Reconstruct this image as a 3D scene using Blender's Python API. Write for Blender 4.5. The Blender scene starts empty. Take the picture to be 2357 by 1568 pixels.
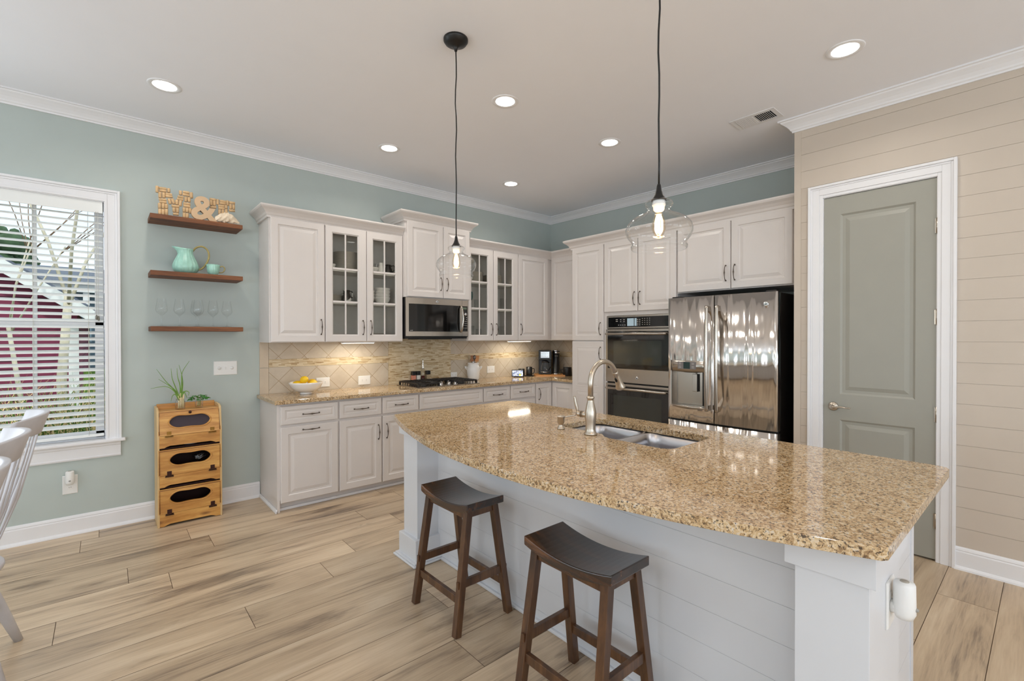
import bpy, bmesh, math, random
from mathutils import Vector, Matrix
random.seed(7)
R_ = random.random
PI = math.pi
SC = bpy.context.scene
COL = SC.collection

# ------------------------------------------------------------------ camera
YAW, PIT, ROL, FPX, CAMH = 0.7149, 0.0072, 0.0014, 1079.2, 1.40
def cam_axes():
    cy, sy, cp, sp = math.cos(YAW), math.sin(YAW), math.cos(PIT), math.sin(PIT)
    fwd = Vector((sy*cp, cy*cp, -sp)); right = Vector((cy, -sy, 0)); down = fwd.cross(right)
    cr, sr = math.cos(ROL), math.sin(ROL)
    return right*cr + down*sr, down*cr - right*sr, fwd
_r, _d, _f = cam_axes()
cd = bpy.data.cameras.new('camera'); cam = bpy.data.objects.new('camera', cd); COL.objects.link(cam)
cam.matrix_world = Matrix(((_r.x, -_d.x, -_f.x, 0), (_r.y, -_d.y, -_f.y, 0), (_r.z, -_d.z, -_f.z, CAMH), (0, 0, 0, 1)))
cd.sensor_width = 36; cd.sensor_fit = 'HORIZONTAL'; cd.lens = FPX/2357*36; cd.clip_start = .05; cd.clip_end = 200
SC.camera = cam

# ------------------------------------------------------------------ view, world, sun, window light
SC.view_settings.view_transform = 'Standard'
try: SC.view_settings.look = 'None'
except Exception: pass
SC.view_settings.gamma = 1; SC.view_settings.exposure = -0.04; SC.view_settings.use_curve_mapping = False
SC.cycles.max_bounces = 10; SC.cycles.diffuse_bounces = 5; SC.cycles.glossy_bounces = 5
SC.cycles.transmission_bounces = 8; SC.cycles.transparent_max_bounces = 24
SC.cycles.caustics_reflective = False; SC.cycles.caustics_refractive = False
SC.cycles.sample_clamp_indirect = 6; SC.cycles.use_denoising = True

def lin(c):
    return tuple(((v/255)/12.92 if v/255 <= .04045 else (((v/255)+.055)/1.055)**2.4) for v in c)

w = bpy.data.worlds.new('world'); SC.world = w; w.use_nodes = True
nt = w.node_tree; nt.nodes.clear()
wo = nt.nodes.new('ShaderNodeOutputWorld'); bg = nt.nodes.new('ShaderNodeBackground')
tc = nt.nodes.new('ShaderNodeTexCoord'); nz = nt.nodes.new('ShaderNodeTexNoise'); nz.inputs['Scale'].default_value = 3; nz.inputs['Detail'].default_value = 6
rp = nt.nodes.new('ShaderNodeValToRGB'); rp.color_ramp.elements[0].position = .35; rp.color_ramp.elements[1].position = .6
rp.color_ramp.elements[0].color = (.72, .84, 1, 1); rp.color_ramp.elements[1].color = (.95, .97, 1, 1)
nt.links.new(tc.outputs['Generated'], nz.inputs['Vector']); nt.links.new(nz.outputs['Fac'], rp.inputs['Fac'])
nt.links.new(rp.outputs['Color'], bg.inputs['Color']); bg.inputs['Strength'].default_value = 1.5
nt.links.new(bg.outputs['Background'], wo.inputs['Surface'])

def light(name, kind, loc, energy, color=(1, 1, 1), size=.1, size_y=None, rot=(0, 0, 0), shape=None, spread=None, parent=None):
    d = bpy.data.lights.new(name, kind); d.energy = energy; d.color = color
    if kind == 'AREA':
        d.shape = shape or ('RECTANGLE' if size_y else 'DISK'); d.size = size
        if size_y: d.size_y = size_y
        if spread: d.spread = spread
    elif kind == 'SUN': d.angle = size
    else: d.shadow_soft_size = size
    o = bpy.data.objects.new(name, d); COL.objects.link(o)
    o.location = loc; o.rotation_euler = rot
    if parent: o.parent = parent; o.location = Vector(loc) - wloc(parent)
    return o
light('sun', 'SUN', (0, -5, 20), 2.2, (1, .95, .86), .03, rot=(math.radians(42), 0, math.radians(-14)))
DAY = (.80, .90, 1.0)
BACKW = [-1.62, -2.55, -3.48]                                        # centres of the further windows in the window wall
WARM = (1.0, .93, .84)
# area lamps added at unseen windows behind the camera, tilted up to brighten the ceiling
REARW = [(-3.0, 1.5), (-0.9, 1.5), (1.2, 1.5), (2.9, .9)]           # centre x, width; wall y=-4.6, z .3 - 2.4
for i, (x, wd) in enumerate(REARW):
    light('daylight_uplight_rear', 'AREA', (x, -4.66, 1.35), 52*wd/1.5, DAY, wd, 2.1, rot=(PI/2+math.radians(50), 0, 0))
LEFTW = [(-2.6, 1.7), (1.2, 1.7)]                                     # centre y, width; wall x=-4.6
for i, (y, wd) in enumerate(LEFTW):
    light('daylight_uplight_left', 'AREA', (-4.66, y, 1.35), 56, DAY, 2.1, wd, rot=(0, -PI/2-math.radians(50), 0))
for x in BACKW:
    light('daylight_uplight_back', 'AREA', (x, 4.78, 1.53), 22, DAY, .74, 1.74, rot=(-PI/2-math.radians(35), 0, 0))  # lamps added at the further unseen windows for the fridge reflections, tilted up
_p = light('window_portal', 'AREA', (-.37, 4.78, 1.53), 1, DAY, .74, 1.74, rot=(-PI/2, 0, 0)); _p.data.cycles.is_portal = True

# ------------------------------------------------------------------ helpers
def wloc(o):
    v = Vector((0, 0, 0))
    while o is not None:
        v += o.location; o = o.parent
    return v

class MB:
    def __init__(s): s.v = []; s.f = []; s.sm = []
    def add(s, vs, fs, smooth=False, M=None):
        b = len(s.v)
        s.v += [(M @ Vector(p) if M else Vector(p)) for p in vs]
        s.f += [tuple(b+i for i in f) for f in fs]; s.sm += [smooth]*len(fs)
        return s
    def box(s, x0, y0, z0, x1, y1, z1, M=None):
        x0, x1 = min(x0, x1), max(x0, x1); y0, y1 = min(y0, y1), max(y0, y1); z0, z1 = min(z0, z1), max(z0, z1)
        return s.add([(x0, y0, z0), (x1, y0, z0), (x1, y1, z0), (x0, y1, z0), (x0, y0, z1), (x1, y0, z1), (x1, y1, z1), (x0, y1, z1)],
              [(0, 3, 2, 1), (4, 5, 6, 7), (0, 1, 5, 4), (1, 2, 6, 5), (2, 3, 7, 6), (3, 0, 4, 7)], False, M)
    def lathe(s, prof, c=(0, 0, 0), seg=24, M=None, smooth=True, caps=True, sx=1, sy=1):
        vs = []; fs = []; n = len(prof)
        for r, z in prof:
            for k in range(seg):
                a = 2*PI*k/seg; vs.append((c[0]+r*sx*math.cos(a), c[1]+r*sy*math.sin(a), c[2]+z))
        for i in range(n-1):
            for k in range(seg):
                k2 = (k+1) % seg; fs.append((i*seg+k, i*seg+k2, (i+1)*seg+k2, (i+1)*seg+k))
        s.add(vs, fs, smooth, M)
        if caps:
            b = len(s.v)-len(vs)
            if prof[0][0] > 1e-4: s.f.append(tuple(b+k for k in range(seg))[::-1]); s.sm.append(False)
            if prof[-1][0] > 1e-4: s.f.append(tuple(b+(n-1)*seg+k for k in range(seg))); s.sm.append(False)
        return s
    def tube(s, pts, rad, seg=8, M=None, smooth=True, flat=1.0, up=None):
        pts = [Vector(p) for p in pts]; n = len(pts)
        if not isinstance(rad, (list, tuple)): rad = [rad]*n
        vs = []; fs = []; prev = None
        for i, p in enumerate(pts):
            t = (pts[min(i+1, n-1)]-pts[max(i-1, 0)])
            if t.length < 1e-9: t = Vector((0, 0, 1))
            t.normalize()
            if prev is None:
                a = Vector(up) if up else (Vector((0, 0, 1)) if abs(t.z) < .9 else Vector((1, 0, 0)))
            else: a = prev
            a = (a-t*a.dot(t)).normalized(); b = t.cross(a); prev = a
            for k in range(seg):
                g = 2*PI*k/seg; vs.append(p+a*math.cos(g)*rad[i]*flat+b*math.sin(g)*rad[i])
        for i in range(n-1):
            for k in range(seg):
                k2 = (k+1) % seg; fs.append((i*seg+k, i*seg+k2, (i+1)*seg+k2, (i+1)*seg+k))
        s.add(vs, fs, smooth, M)
        b0 = len(s.v)-len(vs)
        s.f.append(tuple(b0+k for k in range(seg))[::-1]); s.f.append(tuple(b0+(n-1)*seg+k for k in range(seg))); s.sm += [False, False]
        return s
    def bar(s, p, q, w_, h_, up=(0, 0, 1), M=None):
        p, q = Vector(p), Vector(q); t = (q-p).normalized(); u = Vector(up); u = (u-t*u.dot(t)).normalized(); b = t.cross(u)
        vs = []
        for c in (p, q):
            for i, j in ((-1, -1), (1, -1), (1, 1), (-1, 1)): vs.append(c+b*i*w_/2+u*j*h_/2)
        return s.add(vs, [(0, 3, 2, 1), (4, 5, 6, 7), (0, 1, 5, 4), (1, 2, 6, 5), (2, 3, 7, 6), (3, 0, 4, 7)], False, M)
    def ball(s, c, r, seg=12, sx=1, sy=1, sz=1, M=None):
        n = max(4, seg//2)
        prof = [(r*math.sin(PI*i/n), -r*sz*math.cos(PI*i/n)) for i in range(n+1)]
        return s.lathe(prof, c, seg, M, True, False, sx, sy)
    def prism(s, poly, z0, z1, M=None):
        """poly in xy, extruded in z"""
        n = len(poly)
        vs = [(x, y, z0) for x, y in poly]+[(x, y, z1) for x, y in poly]
        fs = [tuple(range(n))[::-1], tuple(range(n, 2*n))]+[(i, (i+1) % n, n+(i+1) % n, n+i) for i in range(n)]
        return s.add(vs, fs, False, M)
    def rings(s, F, u0, z0, w_, h_, rings, cap=True, hole=False):
        """nested rectangles: rings of (inset, out) on frame F(u, n, z)"""
        vs = []
        for ins, o in rings:
            for a, b in ((ins, ins), (w_-ins, ins), (w_-ins, h_-ins), (ins, h_-ins)): vs.append(F(u0+a, o, z0+b))
        fs = []
        for i in range(len(rings)-1):
            for k in range(4):
                k2 = (k+1) % 4; fs.append((i*4+k, i*4+k2, (i+1)*4+k2, (i+1)*4+k))
        n = len(rings)
        if cap: fs.append(((n-1)*4, (n-1)*4+1, (n-1)*4+2, (n-1)*4+3))
        if not hole: fs.append((3, 2, 1, 0))
        return s.add(vs, fs)
    def build(s, name, mat=None, parent=None, bevel=0, bseg=2, loc=None, recalc=True, auto=None):
        base = wloc(parent) if parent else Vector(loc or (0, 0, 0))
        me = bpy.data.meshes.new(name); me.from_pydata([tuple(p-base) for p in s.v], [], s.f)
        me.polygons.foreach_set('use_smooth', s.sm)
        if recalc:
            bm = bmesh.new(); bm.from_mesh(me); bmesh.ops.recalc_face_normals(bm, faces=bm.faces); bm.to_mesh(me); bm.free()
        me.update()
        o = bpy.data.objects.new(name, me); COL.objects.link(o)
        if parent: o.parent = parent
        else: o.location = base
        if mat: me.materials.append(mat)
        if bevel:
            m = o.modifiers.new('bevel', 'BEVEL'); m.width = bevel; m.segments = bseg; m.limit_method = 'ANGLE'; m.angle_limit = math.radians(40)
        return o

def tag(o, label=None, cat=None, group=None, kind=None):
    if label: o['label'] = label
    if cat: o['category'] = cat
    if group: o['group'] = group
    if kind: o['kind'] = kind
    return o
def thing(name, label, cat, loc=(0, 0, 0), group=None):
    o = bpy.data.objects.new(name, None); COL.objects.link(o); o.location = loc; o.empty_display_size = .1
    return tag(o, label, cat, group)
def single(name, mb, mat, label, cat, loc=(0, 0, 0), group=None, bevel=0):
    return tag(mb.build(name, mat, None, bevel, loc=loc), label, cat, group)
def dup(o, parent=None):
    c = o.copy(); COL.objects.link(c)
    if parent: c.parent = parent
    for ch in list(o.children):
        dup(ch, c)
    return c
def dupat(o, loc, label, group=None, rz=None, sc=None):
    c = dup(o); c.location = loc; c['label'] = label
    if rz is not None: c.rotation_euler = (0, 0, rz)
    if sc: c.scale = (sc, sc, sc)
    if group: c['group'] = group
    return c
def FA(y0):   # front facing -y : u = +x
    return lambda u, n, z: (u, y0-n, z)
def FB(x0):   # front facing -x : u measured as y
    return lambda u, n, z: (x0-n, u, z)
def FP(y0):   # facing +y
    return lambda u, n, z: (u, y0+n, z)
def smoothpts(P, k=6):
    P = [Vector(p) for p in P]; out = []
    for i in range(len(P)-1):
        p0 = P[max(i-1, 0)]; p1 = P[i]; p2 = P[i+1]; p3 = P[min(i+2, len(P)-1)]
        for j in range(k):
            t = j/k
            out.append(.5*((2*p1)+(-p0+p2)*t+(2*p0-5*p1+4*p2-p3)*t*t+(-p0+3*p1-3*p2+p3)*t**3))
    out.append(P[-1]); return out

# ------------------------------------------------------------------ materials
class NM:
    def __init__(s, name):
        s.m = bpy.data.materials.new(name); s.m.use_nodes = True; s.t = s.m.node_tree; s.t.nodes.clear()
        s.out = s.n('ShaderNodeOutputMaterial'); s.p = s.n('ShaderNodeBsdfPrincipled'); s.l(s.p.outputs[0], s.out.inputs[0])
    def n(s, ty, **kw):
        nd = s.t.nodes.new(ty)
        for k, v in kw.items(): setattr(nd, k, v)
        return nd
    def l(s, a, b): s.t.links.new(a, b)
    def set(s, **kw):
        for k, v in kw.items(): s.p.inputs[k.replace('_', ' ')].default_value = v
    def coords(s, scale=(1, 1, 1), rot=(0, 0, 0), loc=(0, 0, 0)):
        tc = s.n('ShaderNodeTexCoord'); mp = s.n('ShaderNodeMapping'); s.l(tc.outputs['Object'], mp.inputs['Vector'])
        mp.inputs['Scale'].default_value = scale; mp.inputs['Rotation'].default_value = rot; mp.inputs['Location'].default_value = loc
        return mp.outputs['Vector']
    def noise(s, vec, scale, detail=4, rough=.5, dist=0):
        nd = s.n('ShaderNodeTexNoise'); s.l(vec, nd.inputs['Vector']); nd.inputs['Scale'].default_value = scale
        nd.inputs['Detail'].default_value = detail; nd.inputs['Roughness'].default_value = rough; nd.inputs['Distortion'].default_value = dist
        return nd.outputs['Fac']
    def ramp(s, fac, stops, interp='LINEAR'):
        r = s.n('ShaderNodeValToRGB'); r.color_ramp.interpolation = interp; el = r.color_ramp.elements
        while len(el) > 1: el.remove(el[-1])
        for i, (p, c) in enumerate(stops):
            e = el[0] if i == 0 else el.new(p)
            e.position = p; e.color = (*c[:3], 1) if len(c) >= 3 else (c[0],)*3+(1,)
        s.l(fac, r.inputs['Fac']); return r.outputs['Color']
    def mix(s, fac, a, b, mode='MIX'):
        m = s.n('ShaderNodeMix', data_type='RGBA', blend_type=mode)
        for sock, v in ((m.inputs[0], fac), (m.inputs[6], a), (m.inputs[7], b)):
            if hasattr(v, 'links') or hasattr(v, 'is_output'): s.l(v, sock)
            elif isinstance(v, (int, float)): sock.default_value = v
            else: sock.default_value = (*v[:3], 1)
        return m.outputs[2]
    def math(s, op, a, b=None):
        m = s.n('ShaderNodeMath', operation=op)
        for sock, v in ((m.inputs[0], a), (m.inputs[1], b)):
            if v is None: continue
            if hasattr(v, 'is_output'): s.l(v, sock)
            else: sock.default_value = v
        return m.outputs[0]
    def bump(s, h, strength=.2, dist=.002):
        b = s.n('ShaderNodeBump'); b.inputs['Strength'].default_value = strength; b.inputs['Distance'].default_value = dist
        s.l(h, b.inputs['Height']); s.l(b.outputs[0], s.p.inputs['Normal'])
    def color(s, c): s.l(c, s.p.inputs['Base Color'])

def paint(name, rgb, rough=.5, metal=0, var=.03, nscale=6, bump=0, bscale=300, coat=0, spec=.5):
    m = NM(name); v = m.coords(); c = lin(rgb)
    f = m.noise(v, nscale, 3)
    m.color(m.ramp(f, [(.3, tuple(x*(1-var) for x in c)), (.7, tuple(min(1, x*(1+var)) for x in c))]))
    m.set(Roughness=rough, Metallic=metal, Specular_IOR_Level=spec)
    if coat: m.p.inputs['Coat Weight'].default_value = coat
    if bump: m.bump(m.noise(v, bscale, 2), bump, .001)
    return m.m
def emit(name, rgb, strength):
    m = NM(name); m.set(Roughness=.4); m.p.inputs['Base Color'].default_value = (*rgb, 1)
    m.p.inputs['Emission Color'].default_value = (*rgb, 1); m.p.inputs['Emission Strength'].default_value = strength
    return m.m
def thinglass(name, tint=(1, 1, 1), ior=1.5, rough=0.0, base=.03):
    m = NM(name); m.t.nodes.remove(m.p)
    tr = m.n('ShaderNodeBsdfTransparent'); gl = m.n('ShaderNodeBsdfGlossy'); gl.inputs['Roughness'].default_value = rough
    v = m.coords(); f = m.noise(v, 30, 2); tr.inputs['Color'].default_value = (*tint, 1)
    m.l(m.ramp(f, [(.3, tint), (.7, tuple(x*.985 for x in tint))]), tr.inputs['Color'])
    fr = m.n('ShaderNodeLayerWeight'); fr.inputs['Blend'].default_value = .5
    a = m.math('ADD', m.math('MULTIPLY', m.math('POWER', fr.outputs['Facing'], 3.0), (ior-1)*2.0), base); mx = m.n('ShaderNodeMixShader')
    m.l(a, mx.inputs[0]); m.l(tr.outputs[0], mx.inputs[1]); m.l(gl.outputs[0], mx.inputs[2]); m.l(mx.outputs[0], m.out.inputs[0])
    return m.m
def wood(name, stops, axis=0, scale=1.0, stretch=12, rough=.5, knots=None, bump=.15, coat=0):
    m = NM(name); sc = [stretch*scale]*3; sc[axis] = scale
    v = m.coords(tuple(sc))
    f1 = m.noise(v, 1.3, 8, .62, .6); f2 = m.noise(v, 6, 4, .6, .2)
    f = m.math('ADD', m.math('MULTIPLY', f1, .75), m.math('MULTIPLY', f2, .25))
    col = m.ramp(f, [(p, lin(c)) for p, c in stops])
    if knots:
        sk = [3.2*scale]*3; sk[axis] = 1.1*scale
        vo = m.n('ShaderNodeTexVoronoi'); m.l(m.coords(tuple(sk)), vo.inputs['Vector']); vo.inputs['Scale'].default_value = knots[1]
        k = m.ramp(vo.outputs['Distance'], [(.0, (1, 1, 1)), (.06, (.7, .7, .7)), (.14, (0, 0, 0))])
        col = m.mix(k, col, lin(knots[0]))
    m.color(col); m.set(Roughness=rough)
    if coat: m.p.inputs['Coat Weight'].default_value = coat; m.p.inputs['Coat Roughness'].default_value = .25
    if bump: m.bump(f, bump, .003)
    return m.m

M = {}
M['ceiling'] = paint('ceiling_paint', (244, 246, 252), .9, bump=.03, var=.004)
M['sage'] = paint('sage_wall_paint', (186, 196, 192), .75, bump=.05, var=.015)
M['trim'] = paint('white_trim_paint', (236, 236, 238), .35, var=.01)
M['cab'] = paint('cabinet_white_paint', (220, 214, 210), .32, var=.012)
M['cabin'] = paint('cabinet_interior', (226, 224, 220), .5)
M['shiplap'] = paint('shiplap_paint', (203, 191, 177), .5, var=.012)
M['island'] = paint('island_white_paint', (220, 222, 226), .38, var=.012)
M['doorpaint'] = paint('grey_green_door_paint', (160, 159, 149), .42, var=.015)
M['pewter'] = paint('antique_pewter', (98, 88, 80), .38, 1, var=.25, nscale=80)
M['nickel'] = paint('satin_nickel', (196, 186, 172), .3, 1, var=.04)
M['black'] = paint('black_metal', (14, 13, 13), .4, 0, var=.2)
M['blackgloss'] = paint('black_gloss', (10, 9, 9), .08, 0, var=.1, spec=.6)
M['blackplastic'] = paint('black_plastic', (18, 18, 19), .35, 0, var=.1)
M['iron'] = paint('cast_iron', (24, 20, 19), .45, 0, var=.3, nscale=200, bump=.3)
M['ceramic'] = paint('white_ceramic', (238, 236, 233), .12, var=.01, coat=.4)
M['plastic'] = paint('white_plastic', (236, 235, 232), .35, var=.01)
M['ductshade'] = paint('duct_opening_shade', (16, 15, 14), .9)
M['fridgeside'] = paint('fridge_dark_side', (30, 24, 21), .45)
M['chairpaint'] = paint('chair_grey_white_paint', (203, 202, 206), .4, var=.06, nscale=14)
M['filament'] = emit('bulb_filament', (1, .62, .25), 42)
M['lamp'] = emit('downlight_lens', (1, .96, .9), 9)
M['strip'] = emit('undercabinet_lens', (1, .93, .80), 7)
M['glass'] = thinglass('clear_glass', (.985, .99, .99), 1.45, base=.03)
M['pane'] = thinglass('window_pane', (.93, .97, .96), 1.3, base=.0)
M['cabpane'] = thinglass('cabinet_pane', (.93, .93, .91), 1.28, base=.015)
M['teal_glass'] = thinglass('teal_glass', (.35, .62, .62), 1.45)
M['bulbglass'] = thinglass('bulb_glass', (1, .93, .82), 1.4)
M['lemon'] = paint('lemon_skin', (246, 200, 20), .45, bump=.4, bscale=180, var=.08)
M['screenmesh'] = paint('dark_purple_screen', (62, 52, 60), .7, bump=.4, bscale=900)
M['binshade'] = paint('bread_box_inner_shade', (46, 16, 11), .8)  # dark maroon puts the bins' inner shade into the colour

def m_steel(name, col=(188, 180, 170), rough=.22, wave=0, axis=2):
    m = NM(name); sc = [90, 90, 90]; sc[axis] = 1.2
    g = m.noise(m.coords(tuple(sc)), 5, 3)
    c = lin(col); m.color(m.ramp(g, [(.2, tuple(x*.94 for x in c)), (.8, tuple(min(1, x*1.05) for x in c))]))
    m.set(Metallic=1.0, Roughness=rough)
    if wave:
        wv = [5.5, 5.5, 5.5]; wv[axis] = .55
        h = m.noise(m.coords(tuple(wv)), 1.6, 1.5, .45, .6)
        m.bump(h, wave, .06)
    else: m.bump(g, .05, .0005)
    return m.m
M['steel'] = m_steel('brushed_steel')
M['steelh'] = m_steel('brushed_steel_horizontal', axis=0)
M['fridge'] = m_steel('fridge_polished_steel', (232, 228, 224), .14, wave=.5)
M['sinksteel'] = m_steel('sink_satin_steel', (200, 200, 205), .28, axis=1)

def m_granite():
    m = NM('tan_granite'); v = m.coords()
    n1 = m.noise(v, 95, 5, .6, .8); n2 = m.noise(v, 20, 3, .5, 1.0); n3 = m.noise(m.coords(loc=(3, 7, 1)), 120, 4, .6, .6)
    f = m.math('ADD', m.math('MULTIPLY', n1, .78), m.math('MULTIPLY', n2, .22))
    base = m.ramp(f, [(.34, lin((104, 80, 58))), (.42, lin((164, 132, 94))), (.49, lin((200, 170, 128))), (.57, lin((218, 194, 158))), (.66, lin((206, 200, 192))), (.74, lin((232, 226, 216)))])
    dark = m.ramp(n3, [(.0, (0, 0, 0)), (.565, (0, 0, 0)), (.60, (1, 1, 1))])
    vo = m.n('ShaderNodeTexVoronoi'); vo.inputs['Scale'].default_value = 110; m.l(v, vo.inputs['Vector'])
    d2 = m.ramp(vo.outputs['Distance'], [(.0, (1, 1, 1)), (.13, (1, 1, 1)), (.2, (0, 0, 0))])
    gate = m.ramp(n2, [(.45, (0, 0, 0)), (.6, (1, 1, 1))])
    col = m.mix(m.mix(.85, (0, 0, 0), dark), base, lin((44, 34, 32)))
    col = m.mix(m.mix(1.0, d2, gate, 'MULTIPLY'), col, lin((70, 62, 64)))
    m.color(col); m.set(Roughness=.07, Specular_IOR_Level=.6)
    return m.m
M['granite'] = m_granite()

def m_floor():
    m = NM('oak_plank_floor')
    at = m.n('ShaderNodeAttribute'); at.attribute_name = 'plank'; at.attribute_type = 'GEOMETRY'
    sep = m.n('ShaderNodeSeparateColor'); m.l(at.outputs['Color'], sep.inputs[0])
    tc = m.n('ShaderNodeTexCoord'); cb = m.n('ShaderNodeCombineXYZ')
    m.l(m.math('MULTIPLY', sep.outputs[0], 40.0), cb.inputs[0]); m.l(m.math('MULTIPLY', sep.outputs[1], 30.0), cb.inputs[1])
    va = m.n('ShaderNodeVectorMath', operation='ADD'); m.l(tc.outputs['Object'], va.inputs[0]); m.l(cb.outputs[0], va.inputs[1])
    def mp(sc):
        q = m.n('ShaderNodeMapping'); m.l(va.outputs[0], q.inputs['Vector']); q.inputs['Scale'].default_value = sc; return q.outputs[0]
    f1 = m.noise(mp((.9, 7, 1)), 1.1, 6, .55, .9)
    f2 = m.noise(mp((3, 60, 1)), 1.5, 4, .6, .3)
    f = m.math('ADD', m.math('MULTIPLY', f1, .72), m.math('MULTIPLY', f2, .28))
    col = m.ramp(f, [(.30, lin((110, 96, 84))), (.38, lin((160, 140, 118))), (.45, lin((194, 171, 143))), (.54, lin((211, 188, 158))), (.68, lin((226, 206, 178)))])
    vo = m.n('ShaderNodeTexVoronoi'); m.l(mp((1.25, 3.9, 1)), vo.inputs['Vector']); vo.inputs['Scale'].default_value = 1.0
    nd = m.noise(mp((4, 14, 1)), 1.6, 4, .6, .5)
    kd = m.math('ADD', vo.outputs['Distance'], m.math('MULTIPLY', m.math('SUBTRACT', nd, .5), .35))
    knot = m.ramp(kd, [(.02, (1, 1, 1)), (.07, (.75, .75, .75)), (.17, (.15, .15, .15)), (.24, (0, 0, 0))])
    col = m.mix(m.mix(.75, (0, 0, 0), knot), col, lin((96, 74, 56)))
    br = m.ramp(sep.outputs[2], [(0, (.80, .80, .80)), (1, (1.0, 1.0, 1.0))])
    col = m.mix(1.0, col, br, 'MULTIPLY')
    m.color(col); m.set(Roughness=.34); m.bump(f2, .06, .001)
    return m.m
M['floor'] = m_floor()

def m_tile(x0, horiz=0, zlo=.905, zhi=1.212):
    m = NM('tumbled_diagonal_tile'); tc = m.n('ShaderNodeTexCoord'); sp = m.n('ShaderNodeSeparateXYZ'); m.l(tc.outputs['Object'], sp.inputs[0])
    X = sp.outputs[horiz]; Z = sp.outputs[2]; D = .2215
    up = m.math('GREATER_THAN', Z, 1.17)
    zz = m.math('SUBTRACT', Z, m.math('ADD', m.math('MULTIPLY', up, zhi-zlo), zlo)); xx = m.math('SUBTRACT', X, x0)
    u = m.math('DIVIDE', m.math('ADD', xx, zz), D); v = m.math('DIVIDE', m.math('SUBTRACT', xx, zz), D)
    def line(a):
        fr = m.math('FRACT', m.math('ADD', a, 50.0)); return m.math('MINIMUM', fr, m.math('SUBTRACT', 1.0, fr))
    g = m.math('MINIMUM', line(u), line(v))
    grout = m.ramp(g, [(.0, (1, 1, 1)), (.010, (1, 1, 1)), (.018, (0, 0, 0))])
    cb = m.n('ShaderNodeCombineXYZ'); m.l(m.math('FLOOR', u), cb.inputs[0]); m.l(m.math('FLOOR', v), cb.inputs[1]); m.l(up, cb.inputs[2])
    wn = m.n('ShaderNodeTexWhiteNoise'); m.l(cb.outputs[0], wn.inputs['Vector'])
    n = m.noise(m.coords(), 9, 5, .6, .4)
    f = m.math('ADD', m.math('MULTIPLY', wn.outputs[0], .18), m.math('MULTIPLY', n, .82))
    col = m.ramp(f, [(.25, lin((188, 175, 155))), (.5, lin((200, 187, 168))), (.75, lin((210, 199, 182)))])
    col = m.mix(grout, col, lin((170, 148, 118)))
    m.color(col); m.set(Roughness=.4); m.bump(m.mix(1, n, grout, 'SUBTRACT'), .25, .002)
    return m.m
M['tile'] = m_tile(1.247); M['tileb'] = m_tile(4.4, 1)
def m_mosaic(horiz=0):
    m = NM('stick_mosaic_tile'); tc = m.n('ShaderNodeTexCoord'); sp = m.n('ShaderNodeSeparateXYZ'); m.l(tc.outputs['Object'], sp.inputs[0])
    cb = m.n('ShaderNodeCombineXYZ'); m.l(sp.outputs[horiz], cb.inputs[0]); m.l(sp.outputs[2], cb.inputs[1])
    b = m.n('ShaderNodeTexBrick'); m.l(cb.outputs[0], b.inputs['Vector']); b.offset = .37; b.offset_frequency = 3; b.squash = .7; b.squash_frequency = 2
    b.inputs['Scale'].default_value = 1; b.inputs['Brick Width'].default_value = .075; b.inputs['Row Height'].default_value = .0115
    b.inputs['Mortar Size'].default_value = .0009; b.inputs['Color1'].default_value = (0, 0, 0, 1); b.inputs['Color2'].default_value = (1, 1, 1, 1); b.inputs['Mortar'].default_value = (.35, .35, .35, 1)
    sc = [1, 1, 6]; n = m.noise(m.coords((7, 7, 60)), 1.4, 3, .6)
    f = m.math('ADD', m.math('MULTIPLY', b.outputs['Color'], .4), m.math('MULTIPLY', n, .6))
    col = m.ramp(f, [(.24, lin((142, 108, 66))), (.34, lin((188, 162, 122))), (.52, lin((212, 194, 160))), (.72, lin((226, 212, 184)))])
    m.color(col); m.set(Roughness=.42); m.bump(f, .35, .003)
    return m.m
M['mosaic'] = m_mosaic(); M['mosaicb'] = m_mosaic(1)
DK = [(.3, (24, 15, 12)), (.45, (52, 34, 24)), (.58, (84, 56, 34)), (.75, (120, 84, 48))]
M['stooltop'] = wood('dark_stool_seat_wood', [(.36, (26, 19, 17)), (.48, (44, 32, 27)), (.56, (74, 46, 30)), (.68, (112, 72, 42))], 1, 1.4, 9, .26, bump=.08, coat=.5)
M['stool'] = wood('brown_stool_wood', [(.3, (46, 28, 18)), (.48, (78, 50, 30)), (.62, (104, 70, 42)), (.8, (128, 92, 56))], 2, 1.6, 9, .36, bump=.1, coat=.3)
M['shelf'] = wood('reclaimed_shelf_wood', [(.28, (44, 22, 12)), (.45, (98, 56, 30)), (.6, (134, 84, 50)), (.8, (168, 116, 74))], 0, 1.3, 14, .6, ((30, 14, 8), 1.4))
M['pine'] = wood('honey_pine', [(.25, (150, 92, 36)), (.45, (196, 138, 66)), (.6, (220, 168, 92)), (.8, (236, 192, 124))], 0, 1.6, 8, .42, ((96, 44, 18), 1.6), coat=.2)
M['pineside'] = wood('pale_pine_side', [(.25, (190, 152, 96)), (.6, (226, 196, 146)), (.8, (238, 214, 172))], 2, 1.6, 8, .5)
M['pineedge'] = paint('burnt_pine_edge', (112, 62, 28), .5, var=.2, nscale=30)
M['board'] = wood('cutting_board_wood', [(.3, (170, 112, 60)), (.6, (204, 148, 88)), (.8, (220, 170, 112))], 0, 2, 8, .45)
M['cork'] = paint('cork', (202, 170, 128), .8, var=.18, nscale=28, bump=.4, bscale=260)
M['letterwood'] = paint('pressed_board_letter', (206, 176, 142), .75, var=.05, bump=.2)
M['rust'] = paint('dark_hinge_metal', (62, 34, 26), .5, .6, var=.3, nscale=90)
M['brass'] = paint('brass_hinge_metal', (150, 110, 50), .4, .8, var=.2, nscale=90)
M['shell'] = paint('seashell', (232, 214, 188), .5, var=.12, nscale=30)
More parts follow.
